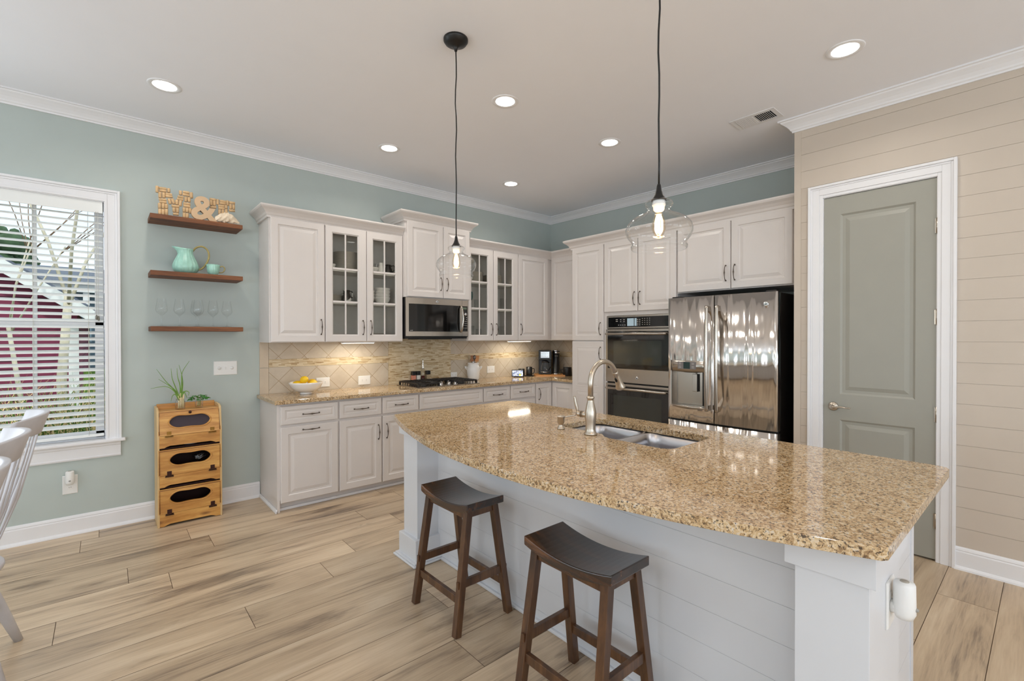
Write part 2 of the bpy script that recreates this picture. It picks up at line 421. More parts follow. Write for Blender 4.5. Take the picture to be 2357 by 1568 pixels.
M['jug'] = paint('aqua_glazed_ceramic', (160, 208, 192), .28, var=.10, nscale=30, bump=.5, bscale=90, coat=.3)
M['jugrim'] = paint('olive_gold_glaze', (166, 150, 92), .35, var=.2, nscale=40)
M['leaf'] = paint('basil_leaf', (58, 128, 44), .45, var=.3, nscale=40)
M['onion'] = paint('scallion_green', (112, 150, 62), .5, var=.25, nscale=20)
M['onionw'] = paint('scallion_white', (222, 206, 160), .5, var=.1)
M['water'] = thinglass('water_in_jar', (.86, .90, .86), 1.2, base=.01)
M['spoonw'] = wood('wooden_spoon', [(.3, (120, 70, 34)), (.6, (164, 106, 58)), (.8, (190, 134, 80))], 2, 4, 6, .5)
M['vinegar'] = paint('dark_vinegar', (74, 16, 12), .15)
M['salt'] = paint('pink_salt', (214, 140, 116), .7, var=.25, nscale=160)
M['plate'] = paint('stoneware_plate', (214, 208, 198), .25, var=.03)
M['cow'] = None
def m_cow():
    m = NM('black_white_glaze'); f = m.noise(m.coords(), 14, 1)
    m.color(m.ramp(f, [(.49, lin((30, 26, 26))), (.51, lin((236, 234, 230)))])); m.set(Roughness=.2); return m.m
M['cow'] = m_cow()
M['slat'] = paint('faux_wood_slat', (240, 242, 240), .45, var=.01)
M['maroon'] = None
def m_siding(name, a, b, pitch):
    m = NM(name); tc = m.n('ShaderNodeTexCoord'); sp = m.n('ShaderNodeSeparateXYZ'); m.l(tc.outputs['Object'], sp.inputs[0])
    fr = m.math('FRACT', m.math('DIVIDE', m.math('ADD', sp.outputs[2], 10.0), pitch))
    m.color(m.ramp(fr, [(0, lin(b)), (.10, lin(b)), (.16, lin(a)), (1, lin(a))])); m.set(Roughness=.7); m.bump(fr, .5, .02); return m.m
M['maroon'] = m_siding('maroon_clapboard', (132, 52, 82), (74, 30, 48), .13)
M['bluesiding'] = m_siding('blue_grey_clapboard', (150, 176, 200), (110, 134, 160), .15)
M['roof'] = paint('slate_shingle', (92, 98, 112), .8, var=.2, nscale=20)
M['bark'] = paint('pale_bark', (196, 186, 166), .8, var=.22, nscale=9, bump=.4, bscale=30)
M['twig'] = paint('twig_bark', (140, 112, 92), .8, var=.2)
M['lawn'] = paint('lawn_ground', (110, 116, 66), .95, var=.35, nscale=9)
M['drygrass'] = paint('dry_ornamental_grass', (226, 196, 146), .7, var=.25, nscale=3)
M['greengrass'] = paint('green_grass_blade', (96, 128, 52), .7, var=.3, nscale=3)
M['evergreen'] = paint('dark_foliage', (60, 84, 56), .8, var=.4, nscale=3)

# ================================================================== SETTING
YA, XB, XS = 4.57, 4.681, 3.885
YW = 1.263                       # end of the shiplap wall
def CZ(y): return 3.043-.012*(4.57-y)
def struct(name, mb, mat, parent=None, bevel=0):
    o = mb.build(name, mat, parent, bevel)
    if parent is None: o['kind'] = 'structure'
    return o
def sroot(name, loc=(0, 0, 0)):
    o = bpy.data.objects.new(name, None); COL.objects.link(o); o.location = loc; o['kind'] = 'structure'; return o

# floor : planks along x
def make_floor():
    vs = []; fs = []; cols = []
    pitch = .2335; y0 = 2.508; g = .0012
    ends = {9: 0.54, 11: -.19, 12: .278, 14: .546, 17: -.04, 6: 1.334+.3, 7: 1.334, 5: 1.21, 10: 1.0}
    for k in range(-31, 19):
        ya = y0+(k-9)*pitch; yb = ya+pitch
        yb = min(yb, 4.75)
        L = 1.42; off = ends.get(k, (k*0.617*L) % L+random.uniform(-.1, .1))
        n0 = math.floor((-4.7-off)/L); x = off+n0*L
        while x < 4.75:
            xa, xb = max(x, -4.7), min(x+L, 4.75)
            if xb > xa:
                b = len(vs)
                vs += [(xa+g, ya+g, 0), (xb-g, ya+g, 0), (xb-g, yb-g, 0), (xa+g, yb-g, 0)]
                fs.append((b, b+1, b+2, b+3)); cols.append((R_(), R_(), R_(), 1))
            x += L
    b = len(vs); vs += [(-4.7, -4.75, -.003), (4.75, -4.75, -.003), (4.75, 4.75, -.003), (-4.7, 4.75, -.003)]
    fs.append((b, b+1, b+2, b+3)); cols.append((.5, .5, 0, 1))
    b = len(vs); vs += [(-4.7, -4.75, -.1), (4.75, -4.75, -.1), (4.75, 4.75, -.1), (-4.7, 4.75, -.1)]
    fs.append((b, b+3, b+2, b+1)); cols.append((.5, .5, 0, 1))
    me = bpy.data.meshes.new('floor'); me.from_pydata(vs, [], fs)
    ca = me.color_attributes.new('plank', 'FLOAT_COLOR', 'CORNER'); i = 0
    for p, c in zip(me.polygons, cols):
        for _ in range(p.loop_total): ca.data[i].color = c; i += 1
    me.materials.append(M['floor']); me.materials.append(M['seam'])
    me.polygons[len(cols)-2].material_index = 1
    o = bpy.data.objects.new('floor', me); COL.objects.link(o); o['kind'] = 'structure'
M['seam'] = paint('floor_seam', (96, 74, 54), .8)
make_floor()

mb = MB()
mb.add([(-4.75, -4.75, CZ(-4.75)), (4.85, -4.75, CZ(-4.75)), (4.85, 4.75, CZ(4.75)), (-4.75, 4.75, CZ(4.75)),
        (-4.75, -4.75, 3.3), (4.85, -4.75, 3.3), (4.85, 4.75, 3.3), (-4.75, 4.75, 3.3)],
       [(0, 1, 2, 3), (4, 7, 6, 5), (0, 4, 5, 1), (1, 5, 6, 2), (2, 6, 7, 3), (3, 7, 4, 0)])
struct('ceiling', mb, M['ceiling'])

WX0, WX1, WZ0, WZ1 = -.745, 0.0, .652, 2.397       # window opening
mb = MB()
wl = -4.75
for x in sorted(BACKW):
    mb.box(wl, YA, 0, x-.3725, YA+.17, 3.1); mb.box(x-.3725, YA, 0, x+.3725, YA+.17, WZ0); mb.box(x-.3725, YA, WZ1, x+.3725, YA+.17, 3.1); wl = x+.3725
mb.box(wl, YA, 0, WX0, YA+.17, 3.1).box(WX1, YA, 0, 4.85, YA+.17, 3.1).box(WX0, YA, 0, WX1, YA+.17, WZ0).box(WX0, YA, WZ1, WX1, YA+.17, 3.1)
struct('wall_back', mb, M['sage'])
struct('wall_right', MB().box(XB, YW-.01, 0, XB+.15, YA, 3.1), M['sage'])
# rear and left walls of the open living room behind the camera
mb = MB(); xs = -4.75
for x, wd in REARW:
    mb.box(xs, -4.75, 0, x-wd/2, -4.6, 3.1); mb.box(x-wd/2, -4.75, 0, x+wd/2, -4.6, .3); mb.box(x-wd/2, -4.75, 2.4, x+wd/2, -4.6, 3.1); xs = x+wd/2
mb.box(xs, -4.75, 0, 4.0, -4.6, 3.1)
struct('wall_front', mb, M['sage'])
mb = MB(); ys = -4.6
for y, wd in LEFTW:
    mb.box(-4.75, ys, 0, -4.6, y-wd/2, 3.1); mb.box(-4.75, y-wd/2, 0, -4.6, y+wd/2, .3); mb.box(-4.75, y-wd/2, 2.4, -4.6, y+wd/2, 3.1); ys = y+wd/2
mb.box(-4.75, ys, 0, -4.6, YA, 3.1)
struct('wall_left', mb, M['sage'])
n = 2
for x in BACKW:
    mb = MB()
    for a in (-1, 1): mb.box(x+a*.3725-.045+a*.045, YA-.02, .60, x+a*.3725+.045+a*.045, YA, 2.49)
    mb.box(x-.46, YA-.02, 2.40, x+.46, YA, 2.49); mb.box(x-.48, YA-.05, .62, x+.48, YA+.02, .652)
    mb.box(x-.012, YA+.06, .652, x+.012, YA+.08, 2.397); mb.box(x-.3725, YA+.06, 1.475, x+.3725, YA+.09, 1.52)
    struct('window_%d' % n, mb, M['trim']); n += 1
for x, wd in REARW:
    mb = MB()
    for a in (-1, 1): mb.box(x+a*wd/2-.05, -4.6, .22, x+a*wd/2+.05, -4.57, 2.5)
    mb.box(x-wd/2-.05, -4.6, 2.36, x+wd/2+.05, -4.57, 2.5); mb.box(x-wd/2-.05, -4.6, .2, x+wd/2+.05, -4.56, .3)
    mb.box(x-.025, -4.62, .3, x+.025, -4.6, 2.4); mb.box(x-wd/2, -4.62, 1.32, x+wd/2, -4.6, 1.38)
    struct('window_%d' % n, mb, M['trim']); n += 1
for y, wd in LEFTW:
    mb = MB()
    for a in (-1, 1): mb.box(-4.6, y+a*wd/2-.05, .22, -4.57, y+a*wd/2+.05, 2.5)
    mb.box(-4.6, y-wd/2-.05, 2.36, -4.57, y+wd/2+.05, 2.5); mb.box(-4.6, y-wd/2-.05, .2, -4.56, y+wd/2+.05, .3)
    mb.box(-4.62, y-.025, .3, -4.6, y+.025, 2.4); mb.box(-4.62, y-wd/2, 1.32, -4.6, y+wd/2, 1.38)
    struct('window_%d' % n, mb, M['trim']); n += 1

# shiplap wall with the door opening
DY0, DY1, DZ1 = .467, 1.078, 2.390          # clear opening in the casing
mb = MB()
mb.box(XS+.004, -4.6, 0, XS+.13, DY0, 3.1).box(XS+.004, DY1, 0, XS+.13, YW-.012, 3.1).box(XS+.004, DY0, DZ1, XS+.13, DY1, 3.1)
mb.box(XS+.13, YW-.12, 0, XB+.1, YW, 3.1)    # return beside the fridge
pit = .1245; zl = 2.4885
lines = [zl-pit*k for k in range(-5, 21)]
for a, b in zip(lines[1:], lines[:-1]):
    a, b = max(a, 0), min(b, 3.04)
    if b-a < .01: continue
    for y0, y1 in (((-4.6, .392), (1.16, 1.220)) if a < 2.48 else ((-4.6, 1.220),)):
        if b > 2.48 and a < 2.478 : pass
        mb.box(XS, y0, a+.0009, XS+.013, y1, b-.0009)
mb.box(XS-.004, 1.2185, 0, XS+.13, YW, 3.05)
struct('wall_shiplap', mb, M['shiplap'])

def crown(P, Q, out, s=1.0, m0=0, m1=0, prof=None):
    """crown strip from P to Q (points on the wall at ceiling height); out = unit vector into the room; m = mitre at each end"""
    P, Q, out = Vector(P), Vector(Q), Vector(out); t = (Q-P).normalized()
    prof = prof or [(0, -.0875), (.012, -.0875), (.014, -.078), (.022, -.072), (.026, -.062), (.040, -.044), (.056, -.030), (.070, -.020), (.074, -.012), (.0875, -.010), (.0875, 0), (0, 0)]
    vs = []; n = len(prof)
    for B, mi, sg in ((P, m0, 1), (Q, m1, -1)):
        for o, u in prof: vs.append(B+out*o*s+Vector((0, 0, u*s))+t*o*s*mi*sg)
    fs = [tuple(range(n))[::-1], tuple(range(n, 2*n))]+[(i, (i+1) % n, n+(i+1) % n, n+i) for i in range(n)]
    return MB().add(vs, fs)
struct('trim_1', crown((-4.6, YA, CZ(YA)), (XB, YA, CZ(YA)), (0, -1, 0), m1=1), M['trim'])
struct('trim_2', crown((XB, YA, CZ(YA)), (XB, YW, CZ(YW)), (-1, 0, 0), m0=1), M['trim'])
c3 = crown((XS, YW, CZ(YW)), (XS, -4.6, CZ(-4.6)), (-1, 0, 0), m0=-1)
c4 = crown((XB, YW, CZ(YW)), (XS, YW, CZ(YW)), (0, 1, 0), m1=-1); c3.add(c4.v, c4.f)
struct('trim_3', c3, M['trim'])
BASEP = [(0, 0), (.028, 0), (.026, .010), (.018, .020), (.014, .022), (.014, .104), (.010, .112), (.013, .116), (.010, .126), (.004, .134), (0, .134)]
def baseboard(P, Q, out): return crown(P, Q, out, prof=BASEP)
b = baseboard((-4.6, YA, 0), (1.02, YA, 0), (0, -1, 0)); struct('baseboard_back', b, M['trim'])
b = baseboard((XS, .383, 0), (XS, -4.6, 0), (-1, 0, 0)); struct('baseboard_shiplap', b, M['trim'])
# hairline crack in the crown joint
mb = MB(); 
pts = [(.175+.003*math.sin(i*1.7), YA-.004-.0875*(i/7), CZ(YA)-.0875*(1-i/7)-.003) for i in range(8)]

# ------------------------------------------------------------------ pantry door
d1 = sroot('door_1', (XS, .77, 0))
F = FB(XS)
def panel_rings(d=.010): return [(0, 0), (.012, -d), (.030, -d), (.055, -.002)]
mb = MB()
X0 = 3.892
FD = FB(X0)
y0, y1, z0, z1 = DY0+.004, DY1-.004, .012, DZ1-.006
mb.box(X0+.012, y0, z0, X0+.036, y1, z1)
st = .105
pans = [(y0+st-.006, .997, (y1-st+.006), 2.257), (y0+st-.006, .235, (y1-st+.006), .818)]
mb.box(X0, y0, z0, X0+.012, y0+st-.006, z1); mb.box(X0, y1-st+.006, z0, X0+.012, y1, z1)
mb.box(X0, y0+st-.006, z0, X0+.012, y1-st+.006, .235); mb.box(X0, y0+st-.006, .818, X0+.012, y1-st+.006, .997); mb.box(X0, y0+st-.006, 2.257, X0+.012, y1-st+.006, z1)
for a, zz0, b_, zz1 in pans: mb.rings(FD, a, zz0, b_-a, zz1-zz0, panel_rings(), hole=True)
mb.build('door_slab', M['doorpaint'], d1)
# casing (stepped, mitred look)
mb = MB()
def casing_x(mb, x, y0, y1, z1, w_=.09):
    for ins, o in ((0, .012), (.0, .020),):
        pass
    # outer back band, flat, inner bead
    for a, b_, t in ((0, .016, .026), (.016, .028, .017), (.028, .070, .014), (.070, .090, .009)):
        mb.box(x-t, y1+w_-b_, 0, x, y1+w_-a, z1+w_-a if True else 0)
        mb.box(x-t, y0-w_+a, 0, x, y0-w_+b_, z1+w_-a)
        mb.box(x-t, y0-w_+b_, z1+w_-b_, x, y1+w_-b_, z1+w_-a)
casing_x(mb, XS+.001, DY0, DY1, DZ1)
mb.build('door_casing', M['trim'], d1, bevel=.002)
mb = MB().box(XS+.0, DY0-.001, 0, XS+.13, DY0+.003, DZ1).box(XS, DY1-.003, 0, XS+.13, DY1+.001, DZ1).box(XS, DY0, DZ1-.003, XS+.13, DY1, DZ1+.001)
mb.box(XS+.045, DY0, 0, XS+.06, DY1, DZ1)
mb.build('door_jamb', M['trim'], d1)
for zc in (2.086, 1.521, .915, .253):
    mb = MB().lathe([(.0062, -.045), (.0062, .045)], (XS+.001, DY0+.001, zc), 10).ball((XS+.001, DY0+.001, zc+.047), .005, 8).ball((XS+.001, DY0+.001, zc-.047), .005, 8)
    mb.box(XS+.002, DY0, zc-.045, XS+.010, DY0+.012, zc+.045)
    mb.build('hinge', M['nickel'], d1)
lv = MB(); RM = Matrix.Translation((X0, 1.013, .908)) @ Matrix.Rotation(-PI/2, 4, 'Y')
lv.lathe([(.031, 0), (.031, .006), (.024, .012), (.012, .014), (.010, .045), (.012, .048)], M=RM, seg=24)
lv.tube(smoothpts([(X0-.045, 1.013, .908), (X0-.047, .985, .909), (X0-.046, .955, .912), (X0-.044, .93, .908), (X0-.045, .905, .909)], 5), [.011]+[.010]*10+[.008]*10, 10, flat=.6)
lv.build('lever_handle', M['nickel'], d1)

# ------------------------------------------------------------------ window with blind
w1 = sroot('window_1', (-.37, YA, 0))
mb = MB()
for x0, x1 in ((WX0-.012, WX0+.002), (WX1-.002, WX1+.004)): mb.box(x0, YA-.002, WZ0, x1, YA+.12, WZ1)
mb.box(WX0, YA-.002, WZ1-.003, WX1, YA+.12, WZ1+.006)
mb.build('jamb', M['trim'], w1)
mb = MB(); W_ = .09
for a, b_, t in ((0, .016, .026), (.016, .030, .017), (.030, .072, .013), (.072, .088, .017)):
    mb.box(WX1+W_-b_, YA-t, WZ0, WX1+W_-a, YA, WZ1+W_-a); mb.box(WX0-W_+a, YA-t, WZ0, WX0-W_+b_, YA, WZ1+W_-a)
    mb.box(WX0-W_+b_, YA-t, WZ1+W_-b_, WX1+W_-b_, YA, WZ1+W_-a)
mb.build('casing', M['trim'], w1, bevel=.002)
mb = MB().box(WX0-.11, YA-.052, .634, WX1+.112, YA+.10, .656)
mb.build('stool_sill', M['trim'], w1, bevel=.006)
ap = [(0, -.11), (.012, -.11), (.016, -.10), (.012, -.092), (.012, -.030), (.018, -.024), (.020, -.012), (.030, -.006), (.032, 0), (0, 0)]
crown((WX0-.085, YA, .634), (WX1+.085, YA, .634), (0, -1, 0), prof=ap).build('apron', M['trim'], w1)
# sashes: lower sash inside, upper sash outside
ys0 = YA+.075
def sash(y, z0, z1, nm):
    mb = MB(); f = .052
    mb.box(WX0+.004, y, z0, WX0+.004+f, y+.03, z1).box(WX1-.004-f, y, z0, WX1-.004, y+.03, z1)
    mb.box(WX0, y, z1-.045, WX1, y+.03, z1).box(WX0, y, z0, WX1, y+.03, z0+.05)
    mb.box(-.382, y+.004, z0, -.359, y+.026, z1)
    s_ = mb.build(nm, M['trim'], w1, bevel=.003)
    MB().box(WX0+.05, y+.013, z0+.04, WX1-.05, y+.017, z1-.04).build('glass_pane', M['pane'], s_)
sash(ys0, .66, 1.515, 'lower_sash'); sash(ys0+.034, 1.475, WZ1-.003, 'upper_sash')
MB().box(WX0, YA+.06, .652, WX1, YA+.16, .664).build('sill_track', M['trim'], w1)

bl = thing('window_blind', 'white wooden slat blind lowered and opened inside the window', 'blind', (-.37, YA+.03, 2.39))
bx0, bx1 = WX0+.008, WX1-.008; by = YA+.034
MB().box(bx0, by-.030, 2.312, bx1, by-.022, 2.394).box(bx0, by-.022, 2.345, bx1, by+.028, 2.392).build('head_valance', M['slat'], bl, bevel=.002)
mb = MB(); k = 0; z = 2.288
tilt = math.radians(24)
while z > .72:
    dy, dz = .024*math.cos(tilt), .024*math.sin(tilt)
    a = (by-dy, z-dz+.0012*0); 
    mb.add([(bx0, by-dy, z-dz), (bx1, by-dy, z-dz), (bx1, by+dy, z+dz), (bx0, by+dy, z+dz),
            (bx0, by-dy, z-dz+.0028), (bx1, by-dy, z-dz+.0028), (bx1, by+dy, z+dz+.0028), (bx0, by+dy, z+dz+.0028)],
           [(0, 3, 2, 1), (4, 5, 6, 7), (0, 1, 5, 4), (1, 2, 6, 5), (2, 3, 7, 6), (3, 0, 4, 7)])
    z -= .0449
mb.build('slat_stack', M['slat'], bl)
MB().box(bx0, by-.022, .676, bx1, by+.022, .694).build('bottom_rail', M['slat'], bl, bevel=.003)
cordm = paint('blind_cord', (206, 206, 196), .8)
for x in (-.09, -.372, -.655):
    MB().tube([(x, by-.026, 2.32), (x, by-.026, .69)], .0011, 5).tube([(x, by+.027, 2.32), (x, by+.027, .69)], .0011, 5).build('ladder_cord', cordm, bl)
mb = MB().tube([(-.045, by-.034, 2.32), (-.045, by-.034, 1.57)], .0012, 5).tube([(-.034, by-.034, 2.32), (-.034, by-.034, 1.565)], .0012, 5)
tc_ = mb.build('lift_cord', cordm, bl)
for x, z in ((-.045, 1.555), (-.034, 1.548)):
    MB().lathe([(.0035, .012), (.006, 0), (.0065, -.018), (.004, -.024)], (x, by-.034, z), 10).build('cord_tassel', paint('grey_tassel', (120, 118, 108), .5), tc_)

# ================================================================== CABINETRY
def pull(mb, F, u, z, vertical=True, L=.128, n0=0):
    """bow pull with ball feet on frame F; centre u, z"""
    pts = []; rad = []
    N = 14
    for i in range(N+1):
        t = -1+2*i/N; o = n0+.006+.026*math.sqrt(max(0, 1-abs(t)**2.6))
        pts.append(F(u, o, z+t*L/2) if vertical else F(u+t*L/2, o, z))
        rad.append(.0030+.0022*math.exp(-(t*t)/.12)+(.0018 if abs(t) < .04 else 0))
    mb.tube(pts, rad, 8)
    for t in (-1, 1):
        c = F(u, n0+.008, z+t*L/2) if vertical else F(u+t*L/2, n0+.008, z)
        mb.ball(c, .0068, 10); mb.tube([F(u, n0-.001, z+t*L/2) if vertical else F(u+t*L/2, n0-.001, z), c], .0045, 8)
    for t in (-.12, 0, .12):
        c = F(u, n0+.032, z+t*L/2*.9) if vertical else F(u+t*L/2*.9, n0+.032, z); mb.ball(c, .0056 if t == 0 else .0046, 8)
def raised(fr=.062):
    return [(0, 0), (0, .015), (.005, .020), (fr-.006, .020), (fr, .0125), (fr+.007, .0125), (fr+.011, .0105), (fr+.038, .018)]
def flatdrawer(fr=.036):
    return [(0, 0), (0, .015), (.005, .020), (fr-.004, .020), (fr, .013), (fr+.006, .013), (fr+.010, .0105), (fr+.022, .015)]
def cdoor(root, F, u0, z0, w_, h_, hu=None, hz=None, vert=True, name='door', fr=.062, n0=0.001):
    G = lambda u, n, z: F(u, n+n0, z)
    d = MB().rings(G, u0, z0, w_, h_, raised(fr) if name == 'door' else flatdrawer(min(fr, .036))).build(name, M['cab'], root)
    if hu is not None:
        mb = MB(); pull(mb, F, hu, hz, vert, n0=.021); mb.build('handle', M['pewter'], d)
    return d
def gdoor(root, F, u0, z0, w_, h_, hu, hz, ux0, ux1, zz0, zz1, zm):
    G = lambda u, n, z: F(u, n+.001, z)
    a = ux0-u0; 
    mb = MB()
    # four frame members with bead
    def ringmesh(rs):
        vs = []
        for (l, r, b, t, o) in rs:
            for uu, zz in ((u0+l, z0+b), (u0+w_-r, z0+b), (u0+w_-r, z0+h_-t), (u0+l, z0+h_-t)): vs.append(G(uu, o, zz))
        fs = []
        n = len(rs)
        for i in range(n):
            j = (i+1) % n
            for k in range(4): fs.append((i*4+k, i*4+(k+1) % 4, j*4+(k+1) % 4, j*4+k))
        mb.add(vs, fs)
    L, Rr, B, T = ux0-u0, u0+w_-ux1, zz0-z0, z0+h_-zz1
    ringmesh([(0, 0, 0, 0, 0), (0, 0, 0, 0, .015), (.005, .005, .005, .005, .020), (L-.010, Rr-.010, B-.010, T-.010, .020), (L-.004, Rr-.004, B-.004, T-.004, .013), (L, Rr, B, T, .012), (L, Rr, B, T, 0)])
    d = mb.build('door', M['cab'], root)
    mu = MB(); uc = (ux0+ux1)/2
    p = G(uc-.007, .006, zz0); q = G(uc+.007, .016, zz1); mu.box(*p, *q)
    for z in zm: p = G(ux0, .006, z-.009); q = G(ux1, .018, z+.009); mu.box(*p, *q)
    mu.build('muntin', M['cab'], d, bevel=.002)
    p = G(ux0-.004, .002, zz0-.004); q = G(ux1+.004, .005, zz1+.004)
    MB().box(*p, *q).build('glass_pane', M['cabpane'], d)
    mb = MB(); pull(mb, F, hu, hz, True, n0=.021); mb.build('handle', M['pewter'], d)
    return d
CCR = [(0, -.012), (.0, -.012), (.016, -.012), (.018, .004), (.024, .010), (.030, .026), (.048, .046), (.062, .056), (.068, .060), (.074, .070), (.074, .082), (0, .082)]

# ---- perimeter base cabinets: face frame y=4.03, door fronts ~4.01
YFB = 4.032
GZ = .868
def base_body(root, x0, x1, left_end=False):
    mb = MB(); mb.box(x0, YFB, .095, x1, YA-.002, GZ)
    mb.box(x0+(.0 if not left_end else .02), YFB+.055, 0, x1, YA-.01, .095)
    if left_end: mb.box(x0, YFB-.0, 0, x0+.02, YA-.002, .096)
    return mb.build('body', M['cab'], root)
b1 = thing('base_cabinet', 'white base cabinet at the left end of the counter run, beside the bread box wall', 'cabinet', (1.27, 4.3, 0))
base_body(b1, 1.026, 1.512, True)
mb = MB().box(1.010, YFB-.012, 0, 1.026, YA-.02, .02).box(1.015, YFB-.012, 0, 1.026, YA-.02, .03)
mb.box(1.02, YFB+.035, 0, 1.512, YFB+.055, .022); mb.build('shoe_moulding', M['trim'], b1, bevel=.004)
F = FA(YFB)
cdoor(b1, F, 1.050, .699, .456, .150, 1.282, .774, False, 'drawer')
cdoor(b1, F, 1.050, .075, .456, .604, 1.282, .648, False)
b2 = thing('base_cabinet', 'white two-door base cabinet with two drawers, left of the cooktop', 'cabinet', (1.9, 4.3, 0))
base_body(b2, 1.512, 2.292)
MB().box(1.512, YFB+.035, 0, 2.292, YFB+.055, .022).build('shoe_moulding', M['trim'], b2, bevel=.004)
cdoor(b2, F, 1.520, .699, .384, .150, 1.711, .771, False, 'drawer')
cdoor(b2, F, 1.916, .699, .370, .150, 2.105, .771, False, 'drawer')
cdoor(b2, F, 1.520, .075, .384, .604, 1.871, .541)
cdoor(b2, F, 1.916, .075, .370, .604, 1.952, .541)
b3 = thing('base_cabinet', 'white base cabinet with one wide false drawer front below the cooktop', 'cabinet', (2.68, 4.3, 0))
base_body(b3, 2.292, 3.076)
MB().box(2.292, YFB+.035, 0, 3.076, YFB+.055, .022).build('shoe_moulding', M['trim'], b3, bevel=.004)
cdoor(b3, F, 2.300, .699, .768, .150, name='drawer_front')
cdoor(b3, F, 2.300, .075, .380, .604, 2.645, .541); cdoor(b3, F, 2.688, .075, .380, .604, 2.722, .541)
b4 = thing('base_cabinet', 'white base cabinet with two small drawers, right of the cooktop', 'cabinet', (3.46, 4.3, 0))
base_body(b4, 3.076, 3.855)
cdoor(b4, F, 3.084, .699, .370, .150, 3.273, .767, False, 'drawer'); cdoor(b4, F, 3.466, .699, .382, .150, 3.666, .770, False, 'drawer')
cdoor(b4, F, 3.084, .075, .370, .604, 3.42, .541); cdoor(b4, F, 3.466, .075, .382, .604, 3.50, .541)
b5 = thing('corner_base_cabinet', 'white corner base cabinet with a folding door in the inside corner', 'cabinet', (4.3, 4.2, 0))
XFB = 4.145
mb = MB().prism([(3.855, YFB), (XFB, YFB), (XFB, 3.600), (XB-.002, 3.600), (XB-.002, YA-.002), (3.855, YA-.002)], .095, GZ)
mb.prism([(3.855, YFB+.055), (XFB+.055, YFB+.055), (XFB+.055, 3.600), (XB-.01, 3.600), (XB-.01, YA-.01), (3.855, YA-.01)], 0, .095)
mb.build('body', M['cab'], b5)
cdoor(b5, F, 3.864, .075, .262, .774, 3.905, .72)
cdoor(b5, FB(XFB), 3.665, .075, .345, .774)

# ---- perimeter countertop (L) and backsplash
TOPZ = .900
def slab(name, outer, holes, z0, z1, mat, parent=None, bevel=.004):
    bm = bmesh.new()
    loops = [outer]+holes; edges = []
    for lp in loops:
        vs = [bm.verts.new((x, y, z1)) for x, y in lp]
        for i in range(len(vs)): edges.append(bm.edges.new((vs[i], vs[(i+1) % len(vs)])))
    bmesh.ops.triangle_fill(bm, use_beauty=True, use_dissolve=False, edges=edges)
    top = list(bm.faces)
    r = bmesh.ops.extrude_face_region(bm, geom=top)
    bmesh.ops.translate(bm, vec=(0, 0, z0-z1), verts=[v for v in r['geom'] if isinstance(v, bmesh.types.BMVert)])
    bmesh.ops.recalc_face_normals(bm, faces=bm.faces)
    base = wloc(parent) if parent else Vector((0, 0, 0))
    bmesh.ops.translate(bm, vec=-base, verts=bm.verts)
    me = bpy.data.meshes.new(name); bm.to_mesh(me); bm.free(); me.materials.append(mat)
    o = bpy.data.objects.new(name, me); COL.objects.link(o)
    if parent: o.parent = parent
    m = o.modifiers.new('bevel', 'BEVEL'); m.width = bevel; m.segments = 3; m.limit_method = 'ANGLE'; m.angle_limit = math.radians(50)
    return o
YCF = 3.982; XCF = 4.10
ct = slab('countertop', [(1.000, YCF), (XCF, YCF), (XCF, 3.601), (XB-.002, 3.601), (XB-.002, YA-.012), (1.000, YA-.012)], [], GZ, TOPZ, M['granite'])
tag(ct, 'brown speckled granite worktop along the two kitchen walls', 'countertop')
bs = sroot('trim_4', (2.7, YA, 1.1)); bs['kind'] = 'structure'
ZB0, ZB1 = TOPZ, 1.356
def bsp(name, x0, x1, z0, z1, mat, t=.010): return MB().box(x0, YA-t, z0, x1, YA, z1).build(name, mat, bs)
bsp('tile_field', 1.098, 2.240, ZB0, 1.132, M['tile']); bsp('tile_field', 1.098, 2.240, 1.206, ZB1, M['tile'])
bsp('accent_band', 1.098, 2.240, 1.133, 1.205, M['mosaic'], .012)
plaint = paint('border_tile', (200, 184, 162), .4, var=.05)
for z0, z1 in ((ZB0, 1.128), (1.131, ZB1)): bsp('border_tile', 1.024, 1.096, z0, z1, plaint, .011)
bsp('mosaic_panel', 2.242, 3.015, ZB0, 1.42, M['mosaic'], .014)
bsp('tile_field', 3.017, XB, ZB0, 1.132, M['tile']); bsp('tile_field', 3.017, XB, 1.206, ZB1, M['tile'])
bsp('accent_band', 3.017, XB, 1.133, 1.205, M['mosaic'], .012)
MB().box(XB-.010, 3.6, ZB0, XB, YA-.011, 1.132).build('tile_field', M['tileb'], bs); MB().box(XB-.010, 3.6, 1.206, XB, YA-.011, ZB1).build('tile_field', M['tileb'], bs)
MB().box(XB-.012, 3.6, 1.133, XB, YA-.013, 1.205).build('accent_band', M['mosaicb'], bs)

